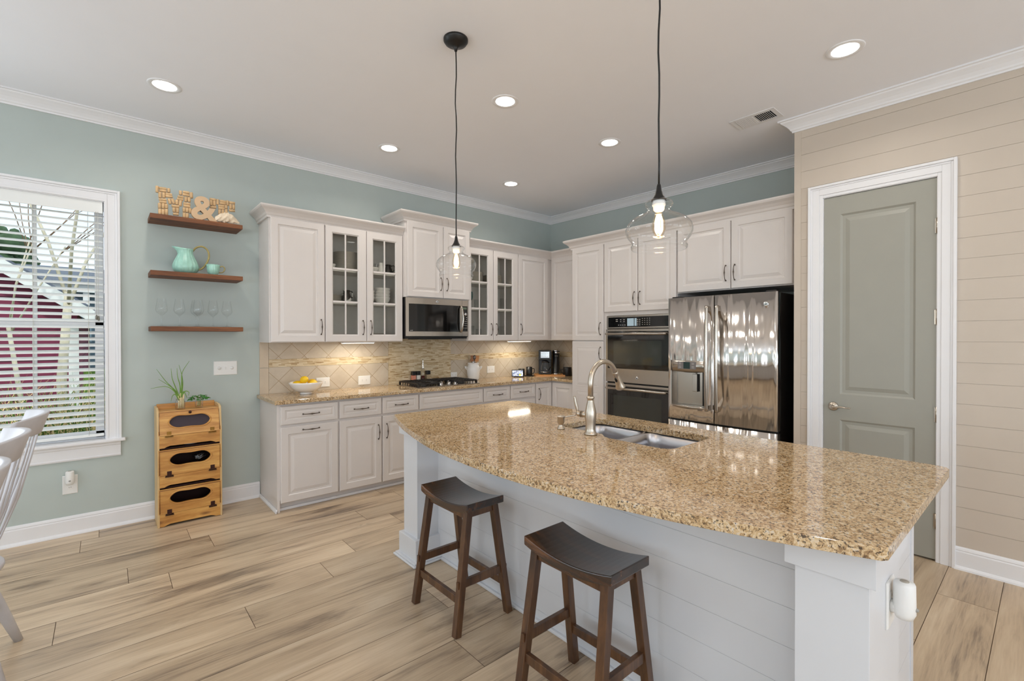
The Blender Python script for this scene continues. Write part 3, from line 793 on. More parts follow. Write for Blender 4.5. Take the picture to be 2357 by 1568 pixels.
# ---- upper cabinets on the range wall
YU = 4.240
UZ0, UZ1 = 1.357, 2.404
t_ = .018
def shell(root, x0, x1, yf, z0, z1, shelves=(), mat=None, openings=None, name='body'):
    """hollow carcass with face frame; openings list of (ux0,ux1)"""
    mb = MB()
    mb.box(x0, yf, z0, x0+t_, YA-.002, z1); mb.box(x1-t_, yf, z0, x1, YA-.002, z1)
    mb.box(x0+t_, yf, z0, x1-t_, YA-.012, z0+t_); mb.box(x0+t_, yf, z1-t_, x1-t_, YA-.012, z1)
    o = mb.build(name, M['cab'], root)
    MB().box(x0+t_, YA-.012, z0+t_, x1-t_, YA-.004, z1-t_).build('back_panel', M['cabin'], root)
    for z in shelves:
        MB().box(x0+t_, yf+.03, z-.016, x1-t_, YA-.013, z).build('shelf', M['cabin'], root)
    mb = MB()
    xs_ = [x0]+[v for ab in openings for v in ab]+[x1]
    for a, b_ in zip(xs_[::2], xs_[1::2]): mb.box(a+.0005, yf-.0005, z0+.0005, b_-.0005, yf+.018, z1-.0005)
    for a, b_ in openings: mb.box(a, yf-.0005, z0+.0005, b_, yf+.018, z0+.045); mb.box(a, yf-.0005, z1-.045, b_, yf+.018, z1-.0005)
    mb.build('face_frame', M['cab'], root)
    return o
def ccrown(root, pts, outs, z, s=1.0):
    """cabinet crown along polyline pts (x,y) with outward unit vectors, mitred"""
    mb = MB(); n = len(CCR)
    vs = []
    for i, p in enumerate(pts):
        if i == 0: d = Vector(outs[0]); 
        elif i == len(pts)-1: d = Vector(outs[-1])
        else:
            a, b_ = Vector(outs[i-1]), Vector(outs[i]); d = (a+b_)/(1+a.dot(b_))
        for o, u in CCR: vs.append((p[0]+d.x*o*s, p[1]+d.y*o*s, z+u*s))
    fs = []
    for i in range(len(pts)-1):
        for k in range(n): fs.append((i*n+k, i*n+(k+1) % n, (i+1)*n+(k+1) % n, (i+1)*n+k))
    fs += [tuple(range(n))[::-1], tuple(range((len(pts)-1)*n, len(pts)*n))]
    return mb.add(vs, fs).build('crown_moulding', M['cab'], root)
ZM = (2.020, 1.722)
F = FA(YU)
u1 = thing('upper_cabinet', 'white upper cabinet with one solid door and two glass doors, left of the microwave', 'cabinet', (1.63, 4.4, UZ0))
mb = MB().box(1.024, YU, UZ0, 1.470, YA-.002, UZ1); mb.build('body', M['cab'], u1)
shell(u1, 1.471, 2.233, YU, UZ0, UZ1, ZM, openings=[(1.50, 1.835), (1.885, 2.205)], name='glazed_section')
cdoor(u1, F, 1.034, UZ0+.004, .436, 1.040, 1.437, 1.491)
gdoor(u1, F, 1.479, UZ0+.004, .378, 1.040, 1.819, 1.491, 1.545, 1.774, 1.427, 2.334, ZM)
gdoor(u1, F, 1.862, UZ0+.004, .368, 1.040, 1.895, 1.491, 1.926, 2.154, 1.427, 2.325, ZM)
ccrown(u1, [(1.024, YA-.01), (1.024, YU), (2.233, YU)], [(-1, 0, 0), (0, -1, 0)], UZ1)
YU2 = 4.190
u2 = thing('upper_cabinet', 'white upper cabinet with two short doors above the microwave, standing taller than its neighbours', 'cabinet', (2.63, 4.38, 1.8))
MB().box(2.2345, YU2, 1.800, 3.016, YA-.002, 2.560).build('body', M['cab'], u2)
F2 = FA(YU2)
cdoor(u2, F2, 2.258, 1.806, .414, .748, 2.638, 1.951); cdoor(u2, F2, 2.677, 1.806, .334, .748, 2.713, 1.951)
ccrown(u2, [(2.2345, YA-.01), (2.2345, YU2), (3.016, YU2), (3.016, YA-.01)], [(-1, 0, 0), (0, -1, 0), (1, 0, 0)], 2.560)
u3 = thing('upper_cabinet', 'white upper cabinet with two glass doors and one solid door, right of the microwave', 'cabinet', (3.7, 4.4, UZ0))
shell(u3, 3.018, 3.772, YU, UZ0, UZ1, ZM, openings=[(3.06, 3.355), (3.41, 3.745)], name='glazed_section')
MB().box(3.7725, YU, UZ0, 4.349, YA-.002, UZ1).build('body', M['cab'], u3)
gdoor(u3, F, 3.026, UZ0+.004, .354, 1.040, 3.345, 1.489, 3.071, 3.297, 1.427, 2.322, ZM)
gdoor(u3, F, 3.387, UZ0+.004, .376, 1.040, 3.422, 1.489, 3.450, 3.671, 1.427, 2.322, ZM)
cdoor(u3, F, 3.772, UZ0+.004, .500, 1.040, 3.801, 1.493)
XU = 4.351
u4 = thing('upper_cabinet', 'white upper corner cabinet with a plain panel, left of the tall pantry cabinet', 'cabinet', (4.5, 3.95, UZ0))
MB().box(XU, 3.600, UZ0, XB-.002, YA-.002, UZ1).build('body', M['cab'], u4)
cdoor(u4, FB(XU), 3.605, UZ0+.004, .615, 1.040)
ccrown(u4, [(XU, YU), (XU, 3.600)], [(-1, 0, 0)], UZ1)
ccrown(u3, [(3.017, YU), (XU, YU)], [(0, -1, 0)], UZ1)

# ---- tall cabinets on the fridge wall
XT = 4.050
T0, T1, T2, T3 = 3.598, 3.147, 2.300, 1.318
u5 = thing('pantry_cabinet', 'tall white pantry cabinet with one door above another, left of the ovens', 'cabinet', (4.36, 3.37, 0))
MB().box(XT, T1+.001, .09, XB-.002, T0, 2.404).box(XT+.055, T1+.001, 0, XB-.01, T0-.01, .09).build('body', M['cab'], u5)
FT = FB(XT)
cdoor(u5, FT, T1+.006, 1.362, T0-T1-.010, 1.036, 3.185, 1.49)
lo = MB().rings(lambda u, n, z: FT(u, n+.001, z), T1+.006, .10, T0-T1-.010, 1.252, [(0, 0), (0, .015), (.005, .020)], cap=True)
lod = lo.build('door', M['cab'], u5)
mb = MB()
for z0, z1 in ((.165, .800), (.850, 1.29)):
    mb.rings(lambda u, n, z: FT(u, n+.0212, z), T1+.068, z0, T0-T1-.134, z1-z0, [(0, 0), (.003, .002), (.010, -.000), (.014, .0004), (.040, .005)], hole=True)
mb.build('raised_panel', M['cab'], lod)
mb = MB(); pull(mb, FT, 3.185, 1.225, True, n0=.021); mb.build('handle', M['pewter'], lod)
u6 = thing('oven_cabinet', 'tall white oven cabinet with two doors above the built-in double oven', 'cabinet', (4.36, 2.72, 0))
mb = MB().box(XT, T2+.001, 1.625, XB-.002, T1-.001, 2.404).box(XT, T2+.001, .09, XB-.002, T1-.001, .300).box(XT+.055, T2+.001, 0, XB-.01, T1-.001, .09)
mb.box(XT, T2+.001, .300, XB-.002, T2+.045, 1.625).box(XT, T1-.034, .300, XB-.002, T1-.001, 1.625).box(XB-.02, T2+.045, .3, XB-.002, T1-.034, 1.625)
mb.build('body', M['cab'], u6)
cdoor(u6, FT, 2.728, 1.662, T1-2.728-.005, .736, 2.757, 1.79); cdoor(u6, FT, T2+.006, 1.662, 2.720-T2-.006, .736, 2.693, 1.79)
cdoor(u6, FT, T2+.006, .10, T1-T2-.012, .19, 2.72, .19, False, 'drawer')
u7 = thing('fridge_cabinet', 'white two-door cabinet mounted above the refrigerator', 'cabinet', (4.36, 1.8, 1.8))
MB().box(XT, T3-.050, 1.805, XB-.002, T2-.001, 2.404).build('body', M['cab'], u7)
cdoor(u7, FT, 1.803, 1.812, T2-1.803-.010, .586, 1.838, 1.947); cdoor(u7, FT, T3+.004, 1.812, 1.796-T3-.004, .586, 1.762, 1.947)
for nm_, a, b_, root in (('', T0, T1, u5), ('', T1, T2, u6), ('', T2, T3-.050, u7)):
    if root is u5: ccrown(root, [(XB-.01, a), (XT, a), (XT, b_)], [(0, 1, 0), (-1, 0, 0)], 2.404, 1.12)
    else: ccrown(root, [(XT, a), (XT, b_)], [(-1, 0, 0)], 2.404, 1.12)

# ================================================================== APPLIANCES
def logo_badge(root, F, u, z, r=.017, n0=0, text='GE'):
    Mx = Matrix.Identity(4)
    mb = MB(); seg = 24
    ring = [(r, 0), (r, .003), (r*.86, .0045), (r*.84, .0028), (0.0, .0028)]
    vs = []; fs = []
    for rr, o in ring:
        for k in range(seg): vs.append(F(u+rr*math.cos(2*PI*k/seg), n0+o, z+rr*math.sin(2*PI*k/seg)))
    for i in range(len(ring)-1):
        for k in range(seg): fs.append((i*seg+k, i*seg+(k+1) % seg, (i+1)*seg+(k+1) % seg, (i+1)*seg+k))
    mb.add(vs, fs)
    b = mb.build('logo_badge', M['chrome'], root)
    return b
def text_mesh(cu, name, mat):
    tmp = bpy.data.objects.new('tmp', cu); COL.objects.link(tmp); bpy.context.view_layer.update()
    me = bpy.data.meshes.new_from_object(tmp.evaluated_get(bpy.context.evaluated_depsgraph_get()))
    bpy.data.objects.remove(tmp); me.name = name
    if not me.materials: me.materials.append(mat)
    o = bpy.data.objects.new(name, me); COL.objects.link(o); return o
def text3(root, body, F, u, z, size, mat, n0=0, sgn=1, ext=.0004, name='lettering', align='CENTER'):
    cu = bpy.data.curves.new(name, 'FONT'); cu.body = body; cu.size = size; cu.extrude = ext; cu.align_x = align; cu.align_y = 'CENTER'
    cu.materials.append(mat); o = text_mesh(cu, name, mat)
    p0 = Vector(F(u, n0, z)); nx = Vector(F(u, n0+1, z))-p0; up = Vector((0, 0, 1)); right = up.cross(nx)
    m = Matrix((right, up, nx)).transposed().to_4x4(); m.translation = p0-(wloc(root) if root else Vector((0, 0, 0)))
    o.matrix_local = m; o.parent = root; o.matrix_local = m
    return o
M['chrome'] = paint('chrome', (225, 225, 228), .12, 1, var=.02)
M['keywhite'] = paint('panel_print', (190, 186, 180), .5)
M['lcd'] = paint('lcd_green_grey', (96, 112, 92), .3)
M['lcdblue'] = emit('oven_display', (.32, .42, .48), .35)
M['ovenglass'] = paint('oven_dark_glass', (24, 22, 19), .05, var=.1, spec=.8)

# microwave
mw = thing('microwave', 'stainless over-the-range microwave with a dark glass door under the short cabinet', 'microwave', (2.62, 4.36, 1.4))
YM = 4.155
MB().box(2.240, YM+.028, 1.402, 2.988, YA-.016, 1.797).build('housing', M['blackplastic'], mw)
mb = MB(); N = 12; pts = []
def mwy(x): return YM+.018*((x-2.614)/.375)**2
def curved(mb, x0, x1, z0, z1, off=0, th=.02, N=14):
    vs = []; fs = []
    for i in range(N+1):
        x = x0+(x1-x0)*i/N; y = mwy(x)-off
        vs += [(x, y, z0), (x, y, z1), (x, y+th, z1), (x, y+th, z0)]
    for i in range(N):
        for k in range(4): fs.append((i*4+k, i*4+(k+1) % 4, (i+1)*4+(k+1) % 4, (i+1)*4+k))
    fs += [(0, 1, 2, 3), (N*4+3, N*4+2, N*4+1, N*4)]
    mb.add(vs, fs)
dr = MB(); curved(dr, 2.240, 2.904, 1.412, 1.796); drm = dr.build('door', M['steelh'], mw)
g = MB(); curved(g, 2.270, 2.876, 1.458, 1.735, .0015, .003); g.build('door_glass', M['blackgloss'], drm)
cp = MB(); curved(cp, 2.906, 2.988, 1.412, 1.796, N=4); cpm = cp.build('control_panel', M['steelh'], mw)
g = MB(); curved(g, 2.909, 2.980, 1.462, 1.735, .0015, .003, 4); g.build('key_panel', M['blackgloss'], cpm)
g = MB(); curved(g, 2.916, 2.968, 1.700, 1.722, .0022, .001, 3); g.build('display', M['lcd'], cpm)
FM = lambda u, n, z: (u, mwy(u)-n, z)
mb = MB().lathe([(.0, .012), (.014, .012), (.016, .008), (.016, 0)], M=Matrix.Translation(FM(2.948, .002, 1.648)) @ Matrix.Rotation(PI/2, 4, 'X'), seg=20, caps=False)
mb.build('dial', M['chrome'], cpm)
mb = MB()
for r in range(6):
    for c in range(3):
        if r < 2 and c == 1: continue
        x = 2.925+c*.021; z = 1.612-r*.0215-(.006 if r > 4 else 0); mb.box(x-.005, mwy(x)-.0035, z-.0025, x+.005, mwy(x)-.0025, z+.0025)
mb.build('keypad', M['keywhite'], cpm)
mb = MB().tube(smoothpts([(2.884, mwy(2.884)-.004, 1.735), (2.882, mwy(2.884)-.034, 1.70), (2.888, mwy(2.884)-.048, 1.60), (2.882, mwy(2.884)-.034, 1.49), (2.884, mwy(2.884)-.004, 1.455)], 5), .011, 10, flat=.8)
mb.build('handle', M['steel'], drm)
lb = logo_badge(drm, FM, 2.585, 1.765, .013, .001)
text3(drm, 'ge', FM, 2.585, 1.765, .014, M['black'], .0052, name='logo_lettering')
text3(drm, 'profile', FM, 2.298, 1.469, .012, M['keywhite'], .0022, name='lettering')
MB().box(2.245, YM+.035, 1.385, 2.985, YA-.03, 1.4015).box(2.45, YM+.05, 1.378, 2.80, YA-.05, 1.386).build('vent_grille', M['blackplastic'], mw)

# cooktop
ck = thing('gas_cooktop', 'five-burner stainless gas cooktop with black cast iron grates', 'cooktop', (2.66, 4.28, TOPZ))
MB().box(2.290, 4.045, TOPZ+.0005, 3.050, 4.475, TOPZ+.008).build('steel_tray', M['steel'], ck, bevel=.003)
burn = [(2.44, 4.18, .035), (2.44, 4.37, .042), (2.67, 4.38, .045), (2.90, 4.18, .035), (2.90, 4.37, .042)]
for x, y, r in burn:
    b_ = MB().lathe([(r*1.2, 0), (r*1.2, .006), (r, .008), (r, .016), (r*.9, .020), (0, .020)], (x, y, TOPZ+.008), 20).build('burner', M['iron'], ck)
zt = TOPZ+.045
def grate(x0, x1, y0, y1, nb, along='y', skew=0):
    mb = MB(); w2 = .011
    mb.bar((x0, y0, zt-.006), (x0, y1, zt-.006), w2, .014); mb.bar((x1, y0+skew, zt-.006), (x1, y1, zt-.006), w2, .014)
    mb.bar((x0, y0, zt-.006), (x1, y0+skew, zt-.006), w2, .014); mb.bar((x0, y1, zt-.006), (x1, y1, zt-.006), w2, .014)
    for i in range(nb):
        t = (i+.5)/nb
        y = y0+(y1-y0)*t
        mb.tube([(x0-.004, y, TOPZ+.010), (x0-.002, y, zt-.014), (x0+.014, y, zt), (x0+.085, y, zt)], .0052, 6)
        mb.tube([(x1+.004, y+skew*(1-t), TOPZ+.010), (x1+.002, y+skew*(1-t), zt-.014), (x1-.014, y, zt), (x1-.085, y, zt)], .0052, 6)
    for x in (x0, x1):
        for y in (y0, y1): mb.box(x-.007, y-.007+(skew if (x == x1 and y == y0) else 0), TOPZ+.008, x+.007, y+.007+(skew if (x == x1 and y == y0) else 0), zt-.008)
    mb.bar(((x0+x1)/2, y0+.02, zt-.002), ((x0+x1)/2, y1-.02, zt-.002), .008, .010)
    return mb.build('grate', M['iron'], ck)
grate(2.318, 2.552, 4.068, 4.455, 8); grate(2.792, 3.022, 4.068, 4.455, 8); grate(2.560, 2.784, 4.30, 4.455, 4)
for x, y in ((2.600, 4.115), (2.655, 4.19), (2.715, 4.14), (2.760, 4.20), (2.775, 4.105)):
    mb = MB().lathe([(.023, 0), (.023, .004), (.018, .006), (.016, .020), (.013, .022), (0, .022)], (x, y, TOPZ+.008), 18)
    mb.bar((x-.014, y-.008, TOPZ+.034), (x+.014, y+.008, TOPZ+.034), .008, .014)
    mb.build('knob', M['chrome'], ck)

# double oven
ov = thing('double_oven', 'built-in stainless double wall oven with black glass doors', 'oven', (4.2, 2.73, .3))
XO = XT-.001; oy0, oy1 = 2.348, 3.112
MB().box(XT+.004, oy0+.004, .303, XB-.03, oy1-.004, 1.620).build('oven_body', M['blackplastic'], ov)
FO = FB(XO)
def boxF(mb, F, u0, u1, n0, n1, z0, z1):
    p = F(u0, n0, z0); q = F(u1, n1, z1); return mb.box(*p, *q)
mb = MB(); boxF(mb, FO, oy0, oy1, -.004, .012, 1.488, 1.622); cpn = mb.build('control_panel', M['steelh'], ov, bevel=.002)
mb = MB(); boxF(mb, FO, oy0+.012, oy1-.024, .012, .0135, 1.502, 1.604); kp = mb.build('key_glass', M['blackgloss'], cpn)
mb = MB(); boxF(mb, FO, 2.770, 2.850, .0135, .0142, 1.512, 1.590); boxF(mb, FO, 2.738, 2.762, .0135, .0142, 1.512, 1.590); mb.build('display', M['lcdblue'], cpn)
mb = MB()
for i in range(4):
    for j in range(4): boxF(mb, FO, 2.585+i*.027, 2.594+i*.027, .0135, .0142, 1.522+j*.020, 1.527+j*.020)
for i in range(2):
    for j in range(4): boxF(mb, FO, 2.695+i*.025, 2.708+i*.025, .0135, .0142, 1.518+j*.018, 1.524+j*.018)
for i in range(4): boxF(mb, FO, 2.872+i*.026, 2.884+i*.026, .0135, .0142, 1.520, 1.526)
for i in range(2):
    for j in range(2): boxF(mb, FO, 2.882+i*.042, 2.896+i*.042, .0135, .0142, 1.556+j*.020, 1.562+j*.020)
for j in range(2): boxF(mb, FO, 2.966, 2.992, .0135, .0142, 1.560+j*.018, 1.566+j*.018)
mb.build('keypad', M['keywhite'], cpn)
for z0, z1 in ((.931, 1.480), (.372, .917)):
    mb = MB(); boxF(mb, FO, oy0, oy1, .0, .026, z0, z1); d_ = mb.build('oven_door', M['steelh'], ov, bevel=.003)
    mb = MB(); boxF(mb, FO, oy0+.012, oy1-.026, .026, .0285, z0+.142, z1-.022); gl = mb.build('door_glass', M['ovenglass'], d_)
    pts = [(XO-.028, oy0+.030, z1-.048), (XO-.062, oy0+.032, z1-.048), (XO-.070, oy0+.06, z1-.048), (XO-.072, oy1-.06, z1-.048), (XO-.066, oy1-.035, z1-.048), (XO-.028, oy1-.030, z1-.048)]
    MB().tube(pts, .0125, 12).build('handle', M['steelh'], d_)
    if z0 > .9:
        logo_badge(d_, FO, 2.726, .985, .014, .026)
        text3(d_, 'ge', FO, 2.726, .985, .015, M['black'], .0302, name='logo_lettering')
    mb = MB(); boxF(mb, FO, oy0+.1, oy1-.1, .0285, .0290, z0+.19, z1-.12); mb.build('inner_window', paint('oven_inner_window', (52, 54, 48), .06, spec=.7), d_)
mb = MB(); boxF(mb, FO, oy0, oy1, -.0, .010, .303, .365); mb.build('lower_trim', M['steelh'], ov)

# refrigerator
fr = thing('refrigerator', 'stainless french-door refrigerator with an ice and water dispenser', 'refrigerator', (4.25, 1.83, 0))
fy0, fy1 = 1.370, 2.288; fc = (fy0+fy1)/2
MB().box(3.945, fy0+.008, .02, 4.64, fy1-.008, 1.745).build('cabinet_body', M['fridgeside'], fr, bevel=.006)
def fx(y): return 3.872-.024*(1-((y-fc)/((fy1-fy0)/2))**2)
def fdoor(name, y0, y1, z0, z1, hole=None, th=.062, mat=None):
    ys = [y0+(y1-y0)*i/16 for i in range(17)]; zs = [z0, z1]
    if hole: ys = sorted(ys+[hole[0], hole[1]]); zs = [z0, hole[2], hole[3], z1]
    vs = []; fs = []; ny, nz = len(ys), len(zs)
    for z in zs:
        for y in ys: vs.append((fx(y), y, z))
    for z in zs:
        for y in ys: vs.append((3.872+th, y, z))
    o = ny*nz; sm = []
    for j in range(nz-1):
        for i in range(ny-1):
            if hole and ys[i] >= hole[0]-1e-6 and ys[i+1] <= hole[1]+1e-6 and zs[j] >= hole[2]-1e-6 and zs[j+1] <= hole[3]+1e-6: continue
            fs.append((j*ny+i, j*ny+i+1, (j+1)*ny+i+1, (j+1)*ny+i)); sm.append(True)
            fs.append((o+j*ny+i, o+(j+1)*ny+i, o+(j+1)*ny+i+1, o+j*ny+i+1)); sm.append(False)
    for i in range(ny-1):
        fs.append((i, o+i, o+i+1, i+1)); t = (nz-1)*ny; fs.append((t+i, t+i+1, o+t+i+1, o+t+i)); sm += [False]*2
    for j in range(nz-1):
        fs.append((j*ny, (j+1)*ny, o+(j+1)*ny, o+j*ny)); fs.append((j*ny+ny-1, o+j*ny+ny-1, o+(j+1)*ny+ny-1, (j+1)*ny+ny-1)); sm += [False]*2
    mb = MB(); mb.v = [Vector(v) for v in vs]; mb.f = fs; mb.sm = sm
    return mb.build(name, mat or M['fridge'], fr, recalc=not hole)
ys_ = 1.853
HO = (1.930, 2.256, .795, 1.105)
ld = fdoor('fridge_door', ys_+.004, fy1, .672, 1.748, HO); rd = fdoor('fridge_door', fy0, ys_-.004, .672, 1.748)
dw = fdoor('freezer_drawer', fy0, fy1, .06, .655)
dwh = MB().tube([(fx(1.5)-.0, 1.46, .58), (3.80, 1.47, .58), (3.795, 1.83, .58), (3.80, 2.19, .58), (fx(2.2), 2.20, .58)], .012, 10).build('handle', M['steelh'], dw)
# dispenser
mb = MB(); a, b_, z0, z1 = HO; xb = 3.925
mb.add([(fx(a), a, z0), (fx(b_), b_, z0), (fx(b_), b_, z1), (fx(a), a, z1), (xb, a+.02, z0), (xb, b_-.02, z0), (xb, b_-.02, z1), (xb, a+.02, z1)],
       [(0, 1, 5, 4), (1, 2, 6, 5), (2, 3, 7, 6), (3, 0, 4, 7), (4, 5, 6, 7)])
mb.build('dispenser_recess', M['steel'], ld)
vs = []; fs = []; N = 12
for i in range(N+1):
    y = 1.922+(2.262-1.922)*i/N; x = fx(y)-.004-.018*math.sin(PI*i/N)**.7
    vs += [(x, y, 1.098-.006*math.sin(PI*i/N)), (x, y, 1.190), (fx(y)+.004, y, 1.194), (fx(y)+.004, y, 1.096)]
for i in range(N):
    for k in range(4): fs.append((i*4+k, i*4+(k+1) % 4, (i+1)*4+(k+1) % 4, (i+1)*4+k))
fs += [(0, 1, 2, 3), (N*4+3, N*4+2, N*4+1, N*4)]
dp = MB().add(vs, fs, True).build('dispenser_panel', M['steelh'], ld)
xq = fx(2.09)-.0235
mb = MB().box(xq, 2.005, 1.118, xq+.004, 2.175, 1.183); kpd = mb.build('keypad', paint('grey_key_panel', (120, 114, 112), .4), ld)
MB().box(xq-.001, 2.060, 1.122, xq+.002, 2.120, 1.180).build('lcd_screen', paint('dark_green_lcd', (20, 44, 40), .15), ld)
mb = MB()
for y in (2.022, 2.142):
    for z in (1.130, 1.141, 1.160, 1.170): mb.box(xq-.001, y, z, xq+.002, y+.022, z+.0035)
mb.build('key_marks', M['keywhite'], ld)
MB().box(3.900, 2.030, .92, 3.908, 2.075, 1.075).box(3.905, 2.045, 1.06, 3.925, 2.06, 1.105).build('dispenser_paddle', M['steel'], ld, bevel=.003)
MB().box(3.885, 2.02, 1.085, 3.925, 2.14, 1.112).build('nozzle', M['blackplastic'], ld)
MB().box(3.908, 2.024, .92, 3.916, 2.03, 1.075).box(3.903, 1.972, .80, 3.925, 1.982, 1.10).build('paddle_slot', M['black'], ld)
vs = []; fs = []
for i in range(N+1):
    y = 1.918+(2.262-1.918)*i/N; s_ = math.sin(PI*i/N)**.6; x = fx(y)
    vs += [(x-.030*s_-.001, y, .792+.003*s_), (x+.05, y, .797), (x+.05, y, .786-.016*s_), (x-.014*s_-.001, y, .789-.018*s_)]
for i in range(N):
    for k in range(4): fs.append((i*4+k, i*4+(k+1) % 4, (i+1)*4+(k+1) % 4, (i+1)*4+k))
MB().add(vs, fs, True).build('drip_tray', M['steelh'], ld)
for d_, y in ((ld, 1.898), (rd, 1.812)):
    x = fx(y)
    mb = MB(); P_ = smoothpts([(x-.044, y, .775), (x-.055, y, .95), (x-.060, y, 1.22), (x-.055, y, 1.48), (x-.044, y, 1.660)], 5)
    mb.tube(P_, .0155, 12, flat=.7, up=(1, 0, 0)); 
    for z in (.80, 1.635): mb.box(x-.046, y-.012, z-.022, x+.002, y+.012, z+.022)
    mb.build('handle', M['steel'], d_)
logo_badge(rd, lambda u, n, z: (fx(u)-n, u, z), 1.452, 1.655, .017, .0)
text3(rd, 'ge', lambda u, n, z: (fx(u)-n, u, z), 1.452, 1.655, .018, M['black'], .0045, name='logo_lettering')
for ya_ in (fy0+.02, fy1-.10): MB().box(3.90, ya_, 1.748, 3.98, ya_+.08, 1.762).build('hinge_cover', M['fridgeside'], fr, bevel=.004)
MB().box(3.90, fy0+.004, .656, 3.96, fy1-.004, .671).build('door_gap_seal', M['black'], fr)

# ================================================================== ISLAND
isl = thing('kitchen_island', 'white shiplap-sided kitchen island with square corner posts', 'island', (1.95, 1.53, 0))
IZ = .868
IX0, IX1, IY0, IY1 = 1.600, 2.405, .358, 2.735
mb = MB()
mb.box(IX0+.0025, IY0+.012, 0, IX0+.03, IY1-.012, IZ).box(IX1-.02, IY0+.012, .1, IX1, IY1-.012, IZ).box(IX0+.03, IY0+.012, 0, IX1-.02, IY0+.03, IZ).box(IX0+.03, IY1-.03, 0, IX1-.02, IY1-.012, IZ)
mb.box(IX0+.03, IY0+.03, .09, IX1-.02, IY1-.03, .11)
mb.build('body', M['island'], isl)
mb = MB(); z = IZ-.062
zs = [IZ]
while z > 0: zs.append(z); z -= .1245
zs.append(0)
for a, b_ in zip(zs[1:], zs[:-1]):
    mb.box(IX0, IY0+.012, a+.0005, IX0+.011, IY1-.012, b_-.0005)
mb.build('shiplap_panel', M['island'], isl)
mb = MB()
for a, b_ in zip(zs[1:], zs[:-1]): mb.box(IX0+.16, IY0, a+.0006, IX1-.045, IY0+.0125, b_-.0006)
mb.box(IX1-.045, IY0-.004, 0, IX1, IY0+.0125, IZ)
mb.build('end_panel', M['island'], isl)
def post(y0, y1, x0=1.450, x1=1.61):
    mb = MB().box(x0, y0, .0, x1, y1, IZ); p = mb.build('post', M['island'], isl, bevel=.0015)
    return p
p1_ = post(2.565, 2.735)
MB().box(1.428, 2.545, .782, 1.615, 2.757, IZ).build('post_cap', M['island'], p1_, bevel=.001)
MB().box(1.426, 2.541, 0, 1.618, 2.759, .152).build('plinth', M['island'], p1_, bevel=.003)
MB().prism([(1.398, 2.513), (1.62, 2.513), (1.62, 2.787), (1.398, 2.787)], 0, .012).box(1.408, 2.523, .012, 1.62, 2.777, .022).build('shoe_moulding', M['island'], p1_, bevel=.004)
p2_ = post(.298, .468, x1=1.80)
MB().box(1.430, .281, .772, 1.81, .488, IZ).build('post_cap', M['island'], p2_, bevel=.001)
MB().box(1.426, .274, 0, 1.82, .492, .152).build('plinth', M['island'], p2_, bevel=.003)
MB().box(1.400, .250, 0, 1.83, .515, .018).build('shoe_moulding', M['island'], p2_, bevel=.004)
MB().box(IX0-.016, .515, 0, IX0+.002, 2.513, .018).build('shoe_moulding', M['island'], isl, bevel=.005)

# island worktop with curved seating side and sink cut-out
front = [(1.411, 2.790), (1.298, 2.472), (1.205, 2.124), (1.158, 1.880), (1.134, 1.640), (1.128, 1.420), (1.138, 1.210), (1.165, 1.000), (1.207, .800), (1.255, .620), (1.305, .470), (1.352, .345), (1.385, .262)]
fp = [(p.x, p.y) for p in smoothpts([(x, y, 0) for x, y in front], 6)]
def rrect(x0, x1, y0, y1, r, n=6):
    out = []
    for cx, cy, a0 in ((x1-r, y1-r, 0), (x0+r, y1-r, 90), (x0+r, y0+r, 180), (x1-r, y0+r, 270)):
        for i in range(n+1):
            a = math.radians(a0+90*i/n); out.append((cx+r*math.cos(a), cy+r*math.sin(a)))
    return out
outer = fp+[(1.400, .252), (2.400, .252), (2.425, .262), (2.437, .285), (2.450, 2.755), (2.425, 2.788)]
SX0, SX1, SY0, SY1 = 1.880, 2.290, 1.105, 1.835
hole = []
r = .06
def arc(cx, cy, a0, a1, r, n=6): return [(cx+r*math.cos(math.radians(a0+(a1-a0)*i/n)), cy+r*math.sin(math.radians(a0+(a1-a0)*i/n))) for i in range(n+1)]
xl = 1.935                                   # narrower bowl sits further from the tap
hole += arc(SX1-r, SY1-r, 0, 90, r)+arc(xl+r, SY1-r, 90, 180, r)
hole += [(xl, 1.54)]+arc(xl-.03, 1.50+.03, 0, -60, .03, 3)+[(SX0+.015, 1.475)]+[(SX0, 1.44)]
hole += arc(SX0+r, SY0+r, 180, 270, r)+arc(SX1-r, SY0+r, 270, 360, r)
it = slab('countertop', outer, [hole], .868, TOPZ, M['granite'], bevel=.005)
tag(it, 'large tan speckled granite island top with a curved seating edge', 'countertop')

# sink
sk = thing('kitchen_sink', 'double-bowl stainless undermount sink set in the island', 'sink', (2.08, 1.47, .68))
def bowl(x0, x1, y0, y1, zb, zt=.8665):
    mb = MB(); rg = []
    def ring(ins, z, r): return [(x, y, z) for x, y in rrect(x0+ins, x1-ins, y0+ins, y1-ins, max(.004, r), 6)]
    L = [ring(-.014, zt, .075), ring(-.006, zt, .07), ring(0, zt-.004, .065), ring(.006, zt-.06, .06), ring(.010, zb+.03, .055), ring(.020, zb+.010, .05), ring(.045, zb, .04)]
    L += [[(x, y, zb-.002) for x, y in rrect((x0+x1)/2-.045, (x0+x1)/2+.045, (y0+y1)/2-.045, (y0+y1)/2+.045, .044, 6)]]
    n = len(L[0]); vs = [p for l in L for p in l]; fs = []
    for i in range(len(L)-1):
        for k in range(n): fs.append((i*n+k, (i+1)*n+k, (i+1)*n+(k+1) % n, i*n+(k+1) % n))
    fs.append(tuple((len(L)-1)*n+k for k in range(n)))
    b_ = mb.add(vs, fs, True).build('bowl', M['sinksteel'], sk, recalc=False)
    MB().lathe([(.040, 0), (.040, .003), (.028, .003), (.026, -.004), (0, -.004)], ((x0+x1)/2, (y0+y1)/2, zb+.001), 20).build('drain', M['chrome'], b_)
